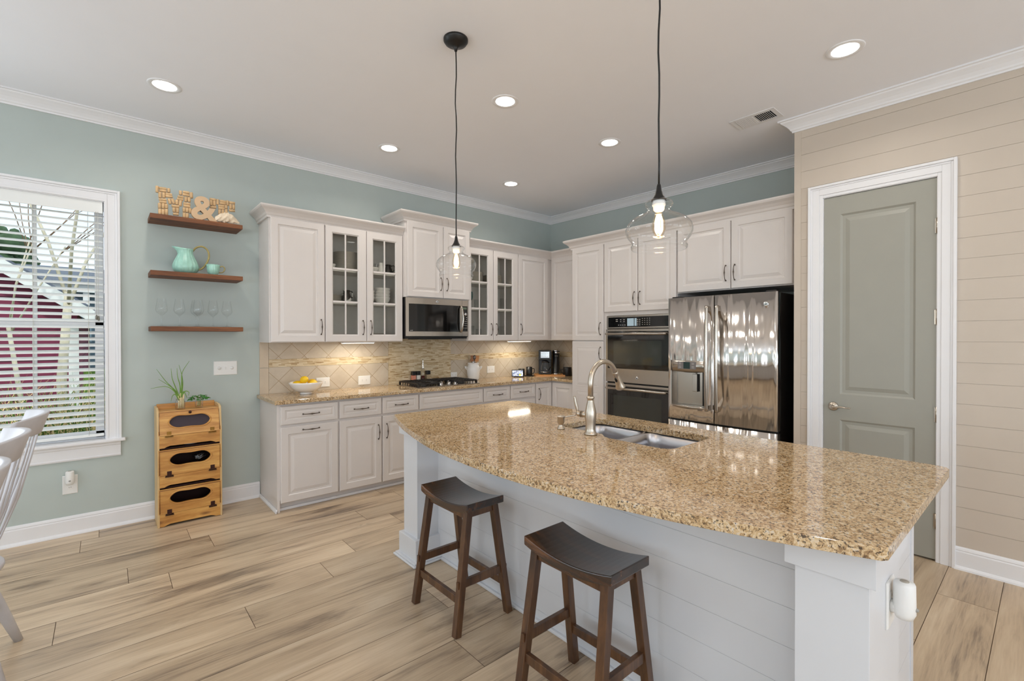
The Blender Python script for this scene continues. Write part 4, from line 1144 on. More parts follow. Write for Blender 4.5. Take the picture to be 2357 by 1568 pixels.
bowl(1.872, 2.302, 1.095, 1.462, .665); bowl(1.925, 2.302, 1.492, 1.846, .715)
MB().box(1.90, 1.470, .852, 2.300, 1.484, .862).build('divider', M['sinksteel'], sk, bevel=.004)

# faucet
fa = thing('kitchen_faucet', 'brushed nickel gooseneck tap with pull-down spray head and side lever', 'faucet', (1.876, 1.548, TOPZ))
fx0, fy0_, fz = 1.876, 1.548, TOPZ+.0005
MB().lathe([(.033, 0), (.034, .006), (.029, .012), (.026, .02), (.025, .03), (.027, .07), (.0295, .095), (.028, .12), (.022, .15), (.0165, .172), (.0155, .180), (.0205, .186), (.0205, .192), (.0145, .198)], (fx0, fy0_, fz), 28).build('faucet_body', M['nickel'], fa)
pts = [(fx0, fy0_, fz+.195), (fx0, fy0_, fz+.262)]
Rr = .108
for i in range(1, 15):
    a = PI-PI*i/14*.86; pts.append((fx0+Rr+Rr*math.cos(a), fy0_, fz+.262+Rr*math.sin(a)))
MB().tube(pts, .0135, 16).build('spout', M['nickel'], fa)
e = Vector(pts[-1]); dirv = (Vector(pts[-1])-Vector(pts[-2])).normalized()
q = Vector((0, 0, 1)).rotation_difference(dirv).to_matrix().to_4x4(); q.translation = e-dirv*.004
hd = MB().lathe([(.0145, 0), (.0165, .002), (.0165, .014), (.0145, .018), (.0155, .03), (.019, .065), (.0225, .085), (.027, .096), (.027, .104), (.022, .108), (.0, .108)], M=q, seg=22).build('spray_head', M['nickel'], fa)
side = Vector((0, -1, 0)).cross(dirv).normalized()
mb = MB(); c = e+dirv*.042+(-side if side.x > 0 else side)*.0135
mb.ball((0, 0, 0), .017, 14, sx=.35, sy=.55, sz=1.1, M=Matrix.Translation(c) @ Vector((0, 0, 1)).rotation_difference(dirv).to_matrix().to_4x4())
mb.build('spray_button', M['blackgloss'], hd)
hb = MB().tube([(fx0, fy0_+.018, fz+.098), (fx0, fy0_+.060, fz+.098)], .016, 18).tube([(fx0, fy0_+.060, fz+.098), (fx0, fy0_+.063, fz+.098)], .018, 18).tube([(fx0, fy0_+.063, fz+.098), (fx0, fy0_+.082, fz+.098), (fx0, fy0_+.094, fz+.098)], [.016, .0155, .008], 18).build('valve_body', M['nickel'], fa)
MB().tube(smoothpts([(fx0, fy0_+.086, fz+.100), (fx0-.002, fy0_+.090, fz+.125), (fx0-.004, fy0_+.098, fz+.155), (fx0-.006, fy0_+.104, fz+.188)], 4), [.006, .0065, .007, .008, .0085, .009, .0095, .0095, .0095, .009, .0085, .0085, .007], 12, flat=.75).build('lever', M['nickel'], fa)
sd = thing('soap_dispenser', 'brushed nickel soap pump next to the kitchen tap', 'soap dispenser', (1.873, 1.752, TOPZ))
MB().lathe([(.022, 0), (.022, .004), (.016, .010), (.0125, .02), (.014, .028), (.019, .034), (.019, .062), (.022, .066), (.021, .070), (0, .072)], (1.873, 1.752, fz), 22).build('pump_body', M['nickel'], sd)
MB().tube(smoothpts([(1.887, 1.750, fz+.060), (1.925, 1.738, fz+.064), (1.962, 1.725, fz+.068)], 3), [.0045]*3+[.0035]*4, 8).build('spout', M['nickel'], sd)

# outlets
def outlet_plate(name, label, F, u, z, wide, w_=.126, h_=.090, n0=0, loc=(0, 0, 0), plugs=True):
    t = thing(name, label, 'outlet', loc)
    mb = MB().rings(lambda a, n, c: F(a, n+n0+.0004, c), u-w_/2, z-h_/2, w_, h_, [(0, 0), (0, .003), (.004, .006)]); pl = mb.build('cover_plate', M['plastic'], t)
    if plugs:
        for s_ in (-1, 1):
            cu, cz = (u+s_*.021, z) if wide else (u, z+s_*.021)
            mb = MB(); p = F(cu-.014, n0+.0064, cz-.014); q_ = F(cu+.014, n0+.0078, cz+.014); mb.box(*p, *q_); so = mb.build('socket', M['plastic'], pl, bevel=.001)
            mb = MB()
            for k in (-1, 1):
                p = F(cu-.0048 if wide else cu+k*.005-.001, n0+.0078, (cz+k*.005-.001) if wide else cz-.001)
                q_ = F(cu+.0014 if wide else cu+k*.005+.001, n0+.0082, (cz+k*.005+.001) if wide else cz+.006); mb.box(*p, *q_)
            mb.build('slot', M['black'], so)
    return t
FW = FA(YA); FBS = FA(YA-.011)
outlet_plate('power_outlet', 'white double outlet on the tiles half hidden behind the lemon bowl', FBS, 1.568, .972, True, loc=(1.57, YA-.01, .97))
outlet_plate('power_outlet', 'white double outlet on the tiles just left of the mosaic panel', FBS, 1.978, .966, True, loc=(1.98, YA-.01, .966))
outlet_plate('power_outlet', 'white double outlet on the tiles right of the utensil crock', FBS, 3.607, 1.000, True, .118, .086, loc=(3.6, YA-.01, 1.0))
outlet_plate('power_outlet', 'small white outlet on the tiles left of the utensil crock', FBS, 3.062, .962, True, .084, .062, loc=(3.06, YA-.01, .96))
outlet_plate('power_outlet', 'white outlet low in the corner behind the black grinder', FB(XB-.011), 4.02, .985, False, .07, .112, loc=(4.67, 4.02, .98))
sw = thing('light_switch', 'white triple switch plate on the sage wall above the bread box', 'light switch', (.766, YA, 1.143))
MB().rings(lambda a, n, c: FW(a, n+.0003, c), .680, 1.085, .172, .117, [(0, 0), (0, .003), (.004, .0065)]).build('cover_plate', M['plastic'], sw)
for i, u in enumerate((.720, .766, .812)):
    if i == 1: MB().box(u-.005, YA-.017, 1.134, u+.005, YA-.006, 1.152).build('toggle', M['plastic'], sw, bevel=.001)
    else: MB().lathe([(.014, 0), (.012, .010), (0, .011)], M=Matrix.Translation((u, YA-.006, 1.143)) @ Matrix.Rotation(PI/2, 4, 'X'), seg=16, caps=False).build('dimmer_knob', M['plastic'], sw)
ol = outlet_plate('power_outlet', 'white wall outlet below the window with a night light plugged in', FW, -.193, .357, False, .080, .132, loc=(-.193, YA, .357))
def nightlight(label, F, u, z, loc, s=1.0):
    nl = thing('night_light', label, 'night light', loc)
    n = 16; vs = []
    mb = MB()
    base = Vector(F(u, .034*s, z)); ax = Vector(F(u, 1, z))-Vector(F(u, 0, z))
    mb.lathe([(.0, .062*s), (.021*s, .060*s), (.0235*s, .054*s), (.0245*s, .0), (.0245*s, -.018*s), (.018*s, -.034*s), (0, -.036*s)], tuple(base), 20)
    mb.tube([F(u, .007, z-.012*s), F(u, .034*s, z-.012*s)], .017*s, 16)
    b_ = mb.build('lamp_body', M['plastic'], nl)
    f = F(u, .034*s+.0235*s, z-.004*s)
    MB().ball(f, .0065*s, 12, sz=.8).build('light_sensor', paint('sensor_grey', (150, 146, 138), .2), b_)
    MB().lathe([(.010*s, .0605*s), (.010*s, .0625*s), (0, .0625*s)], tuple(base), 16).build('top_cap', paint('cap_grey', (168, 160, 146), .4), b_)
    return nl
nightlight('white plug-in night light on the wall outlet below the window', FW, -.193, .398, (-.193, YA-.03, .40))
FI = FA(.298)
io = outlet_plate('power_outlet', 'white outlet on the right-hand island post under the worktop', FI, 1.662, .655, False, .082, .128, loc=(1.66, .298, .655))
nightlight('white plug-in night light on the island post under the worktop', FI, 1.652, .664, (1.66, .26, .66), 1.05)

# ================================================================== SEATING
def make_stool(label):
    t = thing('bar_stool', label, 'stool', (0, 0, 0), None)
    hw, hl = .113, .212
    N = 16; vs = []; fs = []
    for i in range(N+1):
        y = -hl+2*hl*i/N; s_ = 1-(y/hl)**2
        zt_ = .612-.030*s_**1.0; zb_ = zt_-.036
        vs += [(-hw, y, zb_), (hw, y, zb_), (hw, y, zt_), (-hw, y, zt_)]
    for i in range(N):
        for k in range(4): fs.append((i*4+k, i*4+(k+1) % 4, (i+1)*4+(k+1) % 4, (i+1)*4+k))
    fs += [(0, 1, 2, 3), (N*4+3, N*4+2, N*4+1, N*4)]
    MB().add(vs, fs).build('seat', M['stooltop'], t, bevel=.004)
    def leg(sx, sy, z): 
        k = (.565-z)/.565
        return Vector((sx*(.078+.080*k), sy*(.172+.018*k), z))
    for sx in (-1, 1):
        for sy in (-1, 1):
            MB().bar(leg(sx, sy, 0), leg(sx, sy, .573), .034, .034, up=(1, 0, 0)).build('leg', M['stool'], t, bevel=.002)
    for sy in (-1, 1):
        a, b_ = leg(-1, sy, .233), leg(1, sy, .233); MB().bar(a, b_, .020, .038).build('stretcher', M['stool'], t, bevel=.002)
        a, b_ = leg(-1, sy, .555), leg(1, sy, .555); MB().bar(a, b_, .020, .040).build('apron', M['stool'], t, bevel=.002)
    for sx in (-1, 1):
        a, b_ = leg(sx, -1, .160), leg(sx, 1, .160); MB().bar(a, b_, .020, .036).build('stretcher', M['stool'], t, bevel=.002)
        a, b_ = leg(sx, -1, .550), leg(sx, 1, .550); MB().bar(a, b_, .020, .046).build('apron', M['stool'], t, bevel=.002)
        for sy in (-1, 1):
            c = leg(sx, sy, .233); MB().box(c.x+sx*.016, c.y-.008, .217, c.x+sx*.024, c.y+.008, .249).build('tenon_end', M['stool'], t, bevel=.001)
    return t
s1 = make_stool('dark wooden saddle stool at the island, the farther one near the cabinets')
s1.location = (1.388, 2.005, 0)
s2 = dupat(s1, (1.365, 1.160, 0), 'dark wooden saddle stool at the island, the nearer and larger-looking one in front')
for s_ in (s1, s2): s_['group'] = 'saddle stools along the island'

def make_chair(label):
    """spindle back chair facing -x; origin at seat centre on the floor"""
    t = thing('dining_chair', label, 'chair', (0, 0, 0), None)
    prof = []; N = 28
    for i in range(N):
        a = 2*PI*i/N; r_ = .212+.012*math.cos(2*a); prof.append((r_*math.cos(a)*.98, r_*math.sin(a)))
    mb = MB(); vs = []; fs = []
    for z, s_ in ((.415, .80), (.425, .97), (.442, 1.0), (.452, .98), (.446, .80), (.440, .4)):
        for x, y in prof: vs.append((x*s_, y*s_, z))
    for j in range(5):
        for k in range(N): fs.append((j*N+k, j*N+(k+1) % N, (j+1)*N+(k+1) % N, (j+1)*N+k))
    fs += [tuple(range(N))[::-1], tuple(range(5*N, 6*N))]
    MB().add(vs, fs, True).build('seat', M['chairpaint'], t)
    for sx in (-1, 1):
        for sy in (-1, 1):
            a = Vector((sx*.12, sy*.12, .42)); b_ = Vector((sx*.235, sy*.215, 0.0))
            MB().tube([a, a.lerp(b_, .35), a.lerp(b_, .7), b_], [.020, .024, .021, .016], 10).build('leg', M['chairpaint'], t)
    MB().tube([(-.175, .16, .20), (-.175, -.16, .20)], .010, 8).build('stretcher', M['chairpaint'], t)
    MB().tube([(.175, .16, .20), (.175, -.16, .20)], .010, 8).build('stretcher', M['chairpaint'], t)
    MB().tube([(-.175, 0, .20), (.175, 0, .20)], .010, 8).build('stretcher', M['chairpaint'], t)
    def railpt(y): return Vector((.335-.075*(y/.225)**2, y, 1.03))
    N2 = 14; vs = []; fs = []
    for i in range(N2+1):
        y = -.225+.45*i/N2; p = railpt(y); hgt = .034+.012*(1-(y/.225)**2); tilt_ = .28
        for dx, dz in ((-.010, -hgt), (.010, -hgt), (.012, hgt), (-.006, hgt)):
            vs.append((p.x+dx+dz*tilt_, p.y, p.z+dz))
    for i in range(N2):
        for k in range(4): fs.append((i*4+k, i*4+(k+1) % 4, (i+1)*4+(k+1) % 4, (i+1)*4+k))
    fs += [(0, 1, 2, 3), (N2*4+3, N2*4+2, N2*4+1, N2*4)]
    MB().add(vs, fs, True).build('crest_rail', M['chairpaint'], t, bevel=.005)
    for i, yb in enumerate((-.165, -.11, -.055, 0, .055, .11, .165)):
        yt = yb*1.22; p = railpt(yt)+Vector((-.012, 0, -.035)); b_ = Vector((.165-.05*(yb/.165)**2, yb, .44))
        P_ = [b_.lerp(p, q_)+Vector((.012*math.sin(PI*q_), 0, 0)) for q_ in (0, .2, .4, .52, .62, .8, 1)]
        post_ = i in (0, 6)
        mb = MB().tube(P_, [.011, .013, .014, .014, .013, .012, .010] if post_ else [.006, .007, .012, .017, .012, .008, .006], 8, flat=(1 if post_ else .5), up=(1, 0, 0))
        mb.build('back_post' if post_ else 'spindle', M['chairpaint'], t)
    return t
c1 = make_chair('grey-white spindle-back chair by the window, its slanting back rail standing farthest right')
c1.location = (-.545, 2.915, 0)
c2 = dupat(c1, (-.555, 2.340, 0), 'grey-white spindle-back chair by the window, the middle back rail of the three')
c3_ = dupat(c1, (-.545, 1.775, 0), 'grey-white spindle-back chair, only a corner of its back rail shows, nearest the camera')
for s_ in (c1, c2, c3_): s_['group'] = 'spindle-back dining chairs by the window'

# ================================================================== LIGHTS
def make_pendant(x, y, ztop, label, zc):
    t = thing('pendant_light', label, 'pendant light', (x, y, zc), 'glass pendants over the island')
    MB().lathe([(.066, 0), (.066, -.012), (.060, -.016), (.058, -.024), (.040, -.032), (.018, -.042), (.010, -.052), (.007, -.066), (0, -.066)], (x, y, zc), 28).build('ceiling_canopy', M['black'], t)
    ct_ = ztop+.055
    L_ = zc-.06-ct_; pts = [(x+.0025*math.sin(i*1.3), y+.0025*math.cos(i*1.7), zc-.06-L_*i/14) for i in range(15)]; pts[0] = (x, y, zc-.06); pts[-1] = (x, y, ct_)
    MB().tube(pts, .0032, 8).build('cord', M['black'], t)
    MB().lathe([(.0, .056), (.005, .056), (.007, .050), (.009, .035), (.015, .018), (.024, .004), (.025, 0), (.0, 0)], (x, y, ztop), 20).build('socket_cap', M['black'], t)
    MB().lathe([(.021, .001), (.022, -.016), (.019, -.020), (.018, -.030), (.013, -.036), (0, -.036)], (x, y, ztop), 18).build('socket', M['ceramic'], t)
    prof = [(.026, .001), (.036, .000), (.043, -.004), (.046, -.011), (.043, -.019), (.037, -.025), (.036, -.031), (.041, -.039), (.054, -.046), (.072, -.053), (.090, -.064), (.103, -.079), (.109, -.095), (.108, -.109), (.101, -.124), (.091, -.136), (.087, -.142), (.088, -.148), (.092, -.153), (.091, -.160), (.087, -.164)]
    MB().lathe(prof, (x, y, ztop), 48, caps=False).build('glass_shade', M['glass'], t, recalc=False)
    bp = [(.010, -.034), (.012, -.042), (.018, -.060), (.0225, -.082), (.022, -.098), (.015, -.114), (.005, -.121), (0, -.122)]
    bu = MB().lathe(bp, (x, y, ztop), 20, caps=False).build('bulb', M['bulbglass'], t, recalc=False)
    mb = MB()
    for k in range(4):
        a = k*PI/2+.4; c_, s_ = math.cos(a), math.sin(a)
        mb.tube([(x+.004*c_, y+.004*s_, ztop-.046), (x+.010*c_, y+.010*s_, ztop-.066), (x+.011*c_, y+.011*s_, ztop-.092), (x+.005*c_, y+.005*s_, ztop-.108)], .0030, 6)
    mb.build('filament', M['filament'], bu)
    light('bulb_light', 'POINT', (x, y, ztop-.085), 5.5, (1, .72, .42), .018, parent=t)
    return t
make_pendant(1.443, 2.123, 1.893, 'clear glass pendant with glowing filament bulb, hanging over the far end of the island', CZ(2.123))
make_pendant(1.406, .867, 1.857, 'clear glass pendant with glowing filament bulb, hanging nearer over the island, long black cord', CZ(.867))

def downlight(x, y, label, r=.092, on=True):
    z = CZ(y)
    t = thing('recessed_downlight', label, 'ceiling light', (x, y, z), 'recessed ceiling downlights')
    MB().lathe([(r, 0), (r, -.003), (r*.96, -.006), (r*.72, -.0045), (r*.68, 0)], (x, y, z+.0005), 36, caps=False).build('trim_ring', M['trim'], t)
    MB().lathe([(r*.70, -.0035), (r*.5, -.0045), (0, -.005)], (x, y, z), 32, caps=False).build('lens', M['lamp'], t, recalc=False)
    light('downlight_glow', 'AREA', (x, y, z-.012), 4.2, WARM, r*1.3, parent=t, spread=math.radians(150))
for x, y, lb_ in ((.301, 3.775, 'lit round downlight above the floating shelves, left end of the ceiling'),
                 (1.862, 3.757, 'lit round downlight above the left glass-front cabinets'),
                 (3.273, 3.784, 'lit small-looking downlight nearest the corner of the two kitchen walls'),
                 (2.081, 2.465, 'lit downlight right of the black pendant canopy'),
                 (3.176, 2.418, 'lit downlight above the wall ovens, left of the far cord'),
                 (3.117, .762, 'lit downlight near the shiplap wall, right of the air vent')):
    downlight(x, y, lb_)
for x, y in ((-2.2, 3.0), (-2.2, .5), (.4, -1.6), (2.6, -1.6), (-2.2, -2.4)):
    light('room_downlight', 'AREA', (x, y, CZ(y)-.01), 8, WARM, .13)
# ceiling air vent
vz = CZ(1.435)
vt = thing('air_vent', 'white rectangular air register in the ceiling by the shiplap wall', 'vent', (3.63, 1.435, vz))
vx0, vx1, vy0, vy1 = 3.53, 3.728, 1.282, 1.590
mb = MB()
mb.box(vx0, vy0, vz-.005, vx1, vy0+.032, vz-.0005).box(vx0, vy1-.032, vz-.005, vx1, vy1, vz-.0005).box(vx0, vy0+.032, vz-.005, vx0+.034, vy1-.032, vz-.0005).box(vx1-.034, vy0+.032, vz-.005, vx1, vy1-.032, vz-.0005)
mb.build('frame', M['trim'], vt, bevel=.002)
MB().box(vx0+.02, vy0+.02, vz-.0015, vx1-.02, vy1-.02, vz-.0005).build('duct_shade_sheet', M['ductshade'], vt)  # thin near-black sheet, painted in place of the duct's shade
mb = MB(); n_ = 19
for i in range(n_):
    y = vy0+.036+(vy1-vy0-.072)*(i+.5)/n_; lean = .0055 if y > (vy0+vy1)/2 else -.0012
    mb.add([(vx0+.03, y-lean, vz-.0018), (vx1-.03, y-lean, vz-.0018), (vx1-.03, y+lean, vz-.008), (vx0+.03, y+lean, vz-.008),
            (vx0+.03, y-lean+.0018, vz-.0018), (vx1-.03, y-lean+.0018, vz-.0018), (vx1-.03, y+lean+.0018, vz-.008), (vx0+.03, y+lean+.0018, vz-.008)],
           [(0, 1, 2, 3), (4, 7, 6, 5), (0, 4, 5, 1), (1, 5, 6, 2), (2, 6, 7, 3), (3, 7, 4, 0)])
mb.build('louvre', M['trim'], vt)
# under-cabinet lights
for x0, x1, lb_ in ((1.667, 1.975, 'lit under-cabinet strip above the tiles left of the cooktop'), (3.716, 4.057, 'lit under-cabinet strip above the tiles right of the cooktop')):
    t = thing('under_cabinet_light', lb_, 'light strip', ((x0+x1)/2, 4.34, UZ0))
    MB().box(x0, 4.300, UZ0-.012, x1, 4.375, UZ0-.0005).build('housing', M['plastic'], t)
    MB().box(x0+.008, 4.306, UZ0-.0145, x1-.008, 4.369, UZ0-.0122).build('lens', M['strip'], t)
    light('strip_glow', 'AREA', ((x0+x1)/2, 4.34, UZ0-.02), 1.7, (1, .92, .76), x1-x0, .05, parent=t)

# ================================================================== SHELVES AND DECOR
SHZ = [(2.281, 2.315), (1.862, 1.897), (1.449, 1.484)]
for (z0, z1), lb_ in zip(SHZ, ('brown reclaimed wood floating shelf, topmost, with the cork letters', 'brown reclaimed wood floating shelf in the middle, with the aqua pitcher', 'brown reclaimed wood floating shelf, lowest, with the wine glasses')):
    single('floating_shelf', MB().box(.2535, 4.327, z0, .8525, YA-.001, z1), M['shelf'], lb_, 'shelf', (.55, 4.45, z0), 'floating shelves', bevel=.002)
CM = [(0.305, 2.56, 0.305, 2.511), (0.316, 2.547, 0.362, 2.549), (0.319, 2.53, 0.362, 2.531), (0.375, 2.556, 0.376, 2.524), (0.322, 2.517, 0.322, 2.474), (0.344, 2.518, 0.345, 2.477), (0.355, 2.511, 0.396, 2.511), (0.355, 2.494, 0.4, 2.496), (0.314, 2.461, 0.361, 2.464), (0.318, 2.444, 0.362, 2.445), (0.376, 2.478, 0.385, 2.438), (0.397, 2.482, 0.408, 2.442), (0.319, 2.433, 0.319, 2.393), (0.341, 2.435, 0.34, 2.394), (0.361, 2.433, 0.361, 2.398), (0.32, 2.39, 0.32, 2.345), (0.34, 2.39, 0.34, 2.347), (0.361, 2.395, 0.361, 2.349), (0.393, 2.427, 0.441, 2.427), (0.409, 2.415, 0.409, 2.38), (0.43, 2.416, 0.43, 2.379), (0.402, 2.366, 0.437, 2.367), (0.45, 2.554, 0.45, 2.521), (0.466, 2.548, 0.507, 2.548), (0.463, 2.529, 0.508, 2.526), (0.52, 2.554, 0.521, 2.509), (0.432, 2.506, 0.47, 2.505), (0.427, 2.487, 0.467, 2.486), (0.427, 2.478, 0.426, 2.44), (0.45, 2.478, 0.447, 2.434), (0.484, 2.512, 0.484, 2.474), (0.505, 2.513, 0.506, 2.476), (0.468, 2.459, 0.514, 2.46), (0.468, 2.441, 0.512, 2.44), (0.473, 2.427, 0.473, 2.391), (0.492, 2.427, 0.492, 2.391), (0.512, 2.428, 0.512, 2.389), (0.473, 2.388, 0.473, 2.349), (0.493, 2.385, 0.492, 2.349)]
CT = [(0.643, 2.547, 0.686, 2.547), (0.653, 2.538, 0.654, 2.497), (0.675, 2.539, 0.675, 2.498), (0.643, 2.483, 0.687, 2.486), (0.698, 2.554, 0.698, 2.512), (0.713, 2.545, 0.757, 2.545), (0.712, 2.527, 0.755, 2.526), (0.766, 2.557, 0.768, 2.516), (0.779, 2.545, 0.821, 2.545), (0.788, 2.532, 0.79, 2.493), (0.811, 2.532, 0.811, 2.495), (0.777, 2.479, 0.82, 2.482), (0.701, 2.503, 0.745, 2.505), (0.702, 2.486, 0.745, 2.486), (0.757, 2.517, 0.758, 2.488), (0.711, 2.473, 0.711, 2.433), (0.734, 2.476, 0.734, 2.433), (0.758, 2.485, 0.758, 2.445), (0.706, 2.421, 0.746, 2.42), (0.757, 2.441, 0.757, 2.409), (0.704, 2.401, 0.753, 2.405), (0.711, 2.393, 0.711, 2.363), (0.734, 2.394, 0.734, 2.364), (0.757, 2.406, 0.757, 2.364)]
def corks(lst, y, zmin):
    k = y/4.45; mb = MB()
    sh = zmin-(1.4+(min(min(c[1], c[3]) for c in lst)-1.4)*k)
    for a, b_, c, d in lst:
        p = Vector((a*k, y, 1.4+(b_-1.4)*k+sh)); q_ = Vector((c*k, y, 1.4+(d-1.4)*k+sh)); dr_ = (q_-p).normalized()
        p += dr_*.0; 
        mb.tube([p, p+dr_*.0015, q_-dr_*.0015, q_], [.0088, .0104, .0104, .0088], 12)
    return mb
single('cork_letter', corks(CM, 4.362, 2.3155), M['cork'], 'letter M made of wine corks on the topmost shelf', 'letter', (.41, 4.36, 2.316))
single('cork_letter', corks(CT, 4.372, 2.3155), M['cork'], 'letter T made of wine corks on the topmost shelf behind the seashell', 'letter', (.73, 4.37, 2.316))
def ampersand():
    # closed outline with holes as a filled curve
    cu = bpy.data.curves.new('ampersand', 'FONT'); cu.body = '&'; cu.size = .250; cu.extrude = .010; cu.offset = .0065; cu.bevel_depth = .001
    cu.align_x = 'CENTER'; cu.align_y = 'BOTTOM_BASELINE'; cu.materials.append(M['letterwood'])
    o = text_mesh(cu, 'ampersand_letter', M['letterwood']); o.rotation_euler = (PI/2, 0, 0); o.location = (.585, 4.352, 2.3245)
    tag(o, 'smooth tan ampersand letter between the two cork letters', 'letter')
ampersand()
# seashell: spiky conch lying on the shelf
mb = MB(); N = 26; seg = 20; vs = []; fs = []
for i in range(N+1):
    t = i/N; x = .662+.172*t; env = math.sin(PI*min(1, t*.9+.06))**.7
    r = .036*env*(1 if t < .75 else 1-(t-.75)*2.2)+.002
    for k in range(seg):
        a = 2*PI*k/seg; sp = 1+.35*max(0, math.sin(i*1.45))*max(0, math.cos(3*a+.6*i))**2+.10*math.sin(5*a+i)
        vs.append((x, 4.352+r*.62*sp*math.cos(a)*.8, 2.3155+r*.95+r*sp*math.sin(a)*.98))
for i in range(N):
    for k in range(seg): fs.append((i*seg+k, i*seg+(k+1) % seg, (i+1)*seg+(k+1) % seg, (i+1)*seg+k))
mb.add(vs, fs, False)
zmn = min(v.z for v in mb.v)
for v in mb.v: v.z += 2.3155-zmn
for i in range(9):
    x = .70+.013*i; h = .020+.030*math.sin(PI*(i+1.5)/10.5); mb.tube([(x, 4.35, 2.345), (x+.003*(R_()-.5), 4.345, 2.345+h)], [.007, .0012], 6)
single('seashell', mb, M['shell'], 'spiky cream seashell lying at the right end of the topmost shelf', 'seashell', (.75, 4.35, 2.316))

# aqua pitcher and cup
def ribbed(prof, c, ribs, amp, seg=84):
    mb = MB(); mb.lathe(prof, c, seg, caps=True)
    for v in mb.v:
        dx, dy = v.x-c[0], v.y-c[1]; r = math.hypot(dx, dy)
        if r > 1e-4:
            a = math.atan2(dy, dx); s_ = 1+amp*abs(math.sin(a*ribs/2))-amp*.5; v.x = c[0]+dx*s_; v.y = c[1]+dy*s_
    return mb
jz = 1.8975
pt = thing('pitcher', 'ribbed aqua ceramic pitcher with a curved handle on the middle shelf', 'pitcher', (.478, 4.425, jz))
prof = [(.050, 0), (.062, .004), (.078, .022), (.086, .045), (.084, .065), (.074, .095), (.060, .125), (.050, .150), (.046, .168), (.050, .182), (.0535, .190), (.049, .189), (.044, .170), (.046, .15), (.0, .12)]
mb = ribbed(prof, (.478, 4.425, jz), 18, .045)
for v in mb.v:                                             # pull a pouring lip towards -x
    if v.z > jz+.150:
        k = (v.z-jz-.150)/.04; d = v.x-.478
        if d < 0: v.x -= k*.030*max(0, -d/.05)**2; v.z += k*.012*max(0, -d/.05)**2
mb.build('pitcher_body', M['jug'], pt)
P_ = smoothpts([(.522, 4.42, jz+.178), (.545, 4.415, jz+.208), (.582, 4.41, jz+.222), (.618, 4.41, jz+.200), (.630, 4.41, jz+.150), (.615, 4.415, jz+.095), (.585, 4.42, jz+.050), (.555, 4.425, jz+.035)], 5)
MB().tube(P_, [.0085]*len(P_), 10, flat=.8).build('handle', M['jugrim'], pt)
cp_ = thing('cream_cup', 'small ribbed aqua ceramic cup beside the aqua pitcher', 'cup', (.655, 4.39, jz))
prof = [(.024, 0), (.028, .003), (.038, .020), (.043, .045), (.044, .068), (.0465, .082), (.043, .081), (.040, .06), (.034, .03), (0, .015)]
ribbed(prof, (.655, 4.39, jz), 20, .05, 80).build('cup_body', M['jug'], cp_)
P_ = smoothpts([(.697, 4.388, jz+.066), (.718, 4.386, jz+.076), (.734, 4.385, jz+.060), (.722, 4.386, jz+.030), (.694, 4.389, jz+.022)], 5)
MB().tube(P_, .0042, 8).build('handle', M['jugrim'], cp_)

# wine glasses
def make_glass(label, x, y, z):
    prof = [(.001, .001), (.030, .0015), (.031, .003), (.012, .006), (.0045, .012), (.0038, .03), (.0038, .075), (.0055, .084), (.013, .092), (.0305, .108), (.0375, .125), (.0355, .150), (.0300, .185), (.0262, .214)]
    return single('wine_glass', MB().lathe(prof, (x, y, z+.0004), 36, caps=False), M['glass'], label, 'wine glass', (x, y, z), 'wine glasses on the lowest shelf')
g0 = make_glass('clear wine glass, leftmost on the lowest shelf', .326, 4.44, 1.484)
for x, y, lb_ in ((.437, 4.44, 'clear wine glass, second from the left on the lowest shelf'), (.558, 4.42, 'clear wine glass in the centre of the lowest shelf, overlapping one behind it'),
                  (.553, 4.505, 'clear wine glass standing behind the centre glass of the lowest shelf'), (.660, 4.44, 'clear wine glass, second from the right on the lowest shelf'), (.757, 4.44, 'clear wine glass, rightmost on the lowest shelf')):
    dupat(g0, (x, y, 1.484), lb_)

# ================================================================== DISHES BEHIND GLASS
def plate_mb(r=.115):
    return MB().lathe([(0, .001), (r*.55, .001), (r*.6, .000), (r*.62, .003), (r*.95, .0085), (r, .0105), (r*.99, .0115), (r*.93, .010), (r*.62, .0055), (0, .004)], (0, 0, 0), 40)
PL = None
def stack(x, y, z, n, label, group, step=.0086, sc=1.0):
    global PL
    for i in range(n):
        if PL is None:
            o = single('dinner_plate', plate_mb(), M['plate'], label, 'plate', (0, 0, 0), group); PL = o; o.location = (x, y, z+i*step)
        else: dupat(PL, (x+random.uniform(-.001, .001), y+random.uniform(-.001, .001), z+i*step), label, group, sc=sc)
Z0, Z1, Z2 = UZ0+t_+.0005, 1.7225, 2.0205
stack(1.745, 4.425, Z2, 21, 'cream dinner plate in the tall stack on the top shelf, left glass cabinet', 'plates in the tall stack, left glass cabinet')
stack(1.600, 4.425, Z1, 8, 'cream plate in the short stack on the middle shelf, left glass cabinet', 'plates on the middle shelf, left glass cabinet', sc=.88)
stack(2.035, 4.425, Z0, 7, 'cream plate in the stack at the cabinet bottom, next to the microwave', 'plates at the bottom, left glass cabinet')
stack(3.250, 4.425, Z2, 15, 'cream plate in the stack on the top shelf, just right of the microwave cabinet', 'plates on the top shelf, right glass cabinet, left door')
stack(3.530, 4.425, Z2, 13, 'cream plate in the stack on the top shelf, farthest glass door', 'plates on the top shelf, right glass cabinet, right door')
def bowl_mb(r, h, foot=.4):
    return MB().lathe([(0, .003), (r*foot, .003), (r*foot, 0), (r*(foot+.06), 0), (r*(foot+.1), .006), (r*.85, h*.45), (r*.98, h*.85), (r, h), (r*.965, h), (r*.94, h*.8), (r*.8, h*.45), (r*.4, .010), (0, .008)], (0, 0, 0), 36)
def place(name, mb, mat, label, cat, loc, group=None, rz=0, parts=()):
    o = mb.build(name, mat); tag(o, label, cat, group); o.location = loc; o.rotation_euler = (0, 0, rz)
    for nm_, m_, mt_ in parts: p = m_.build(nm_, mt_); p.parent = o
    return o
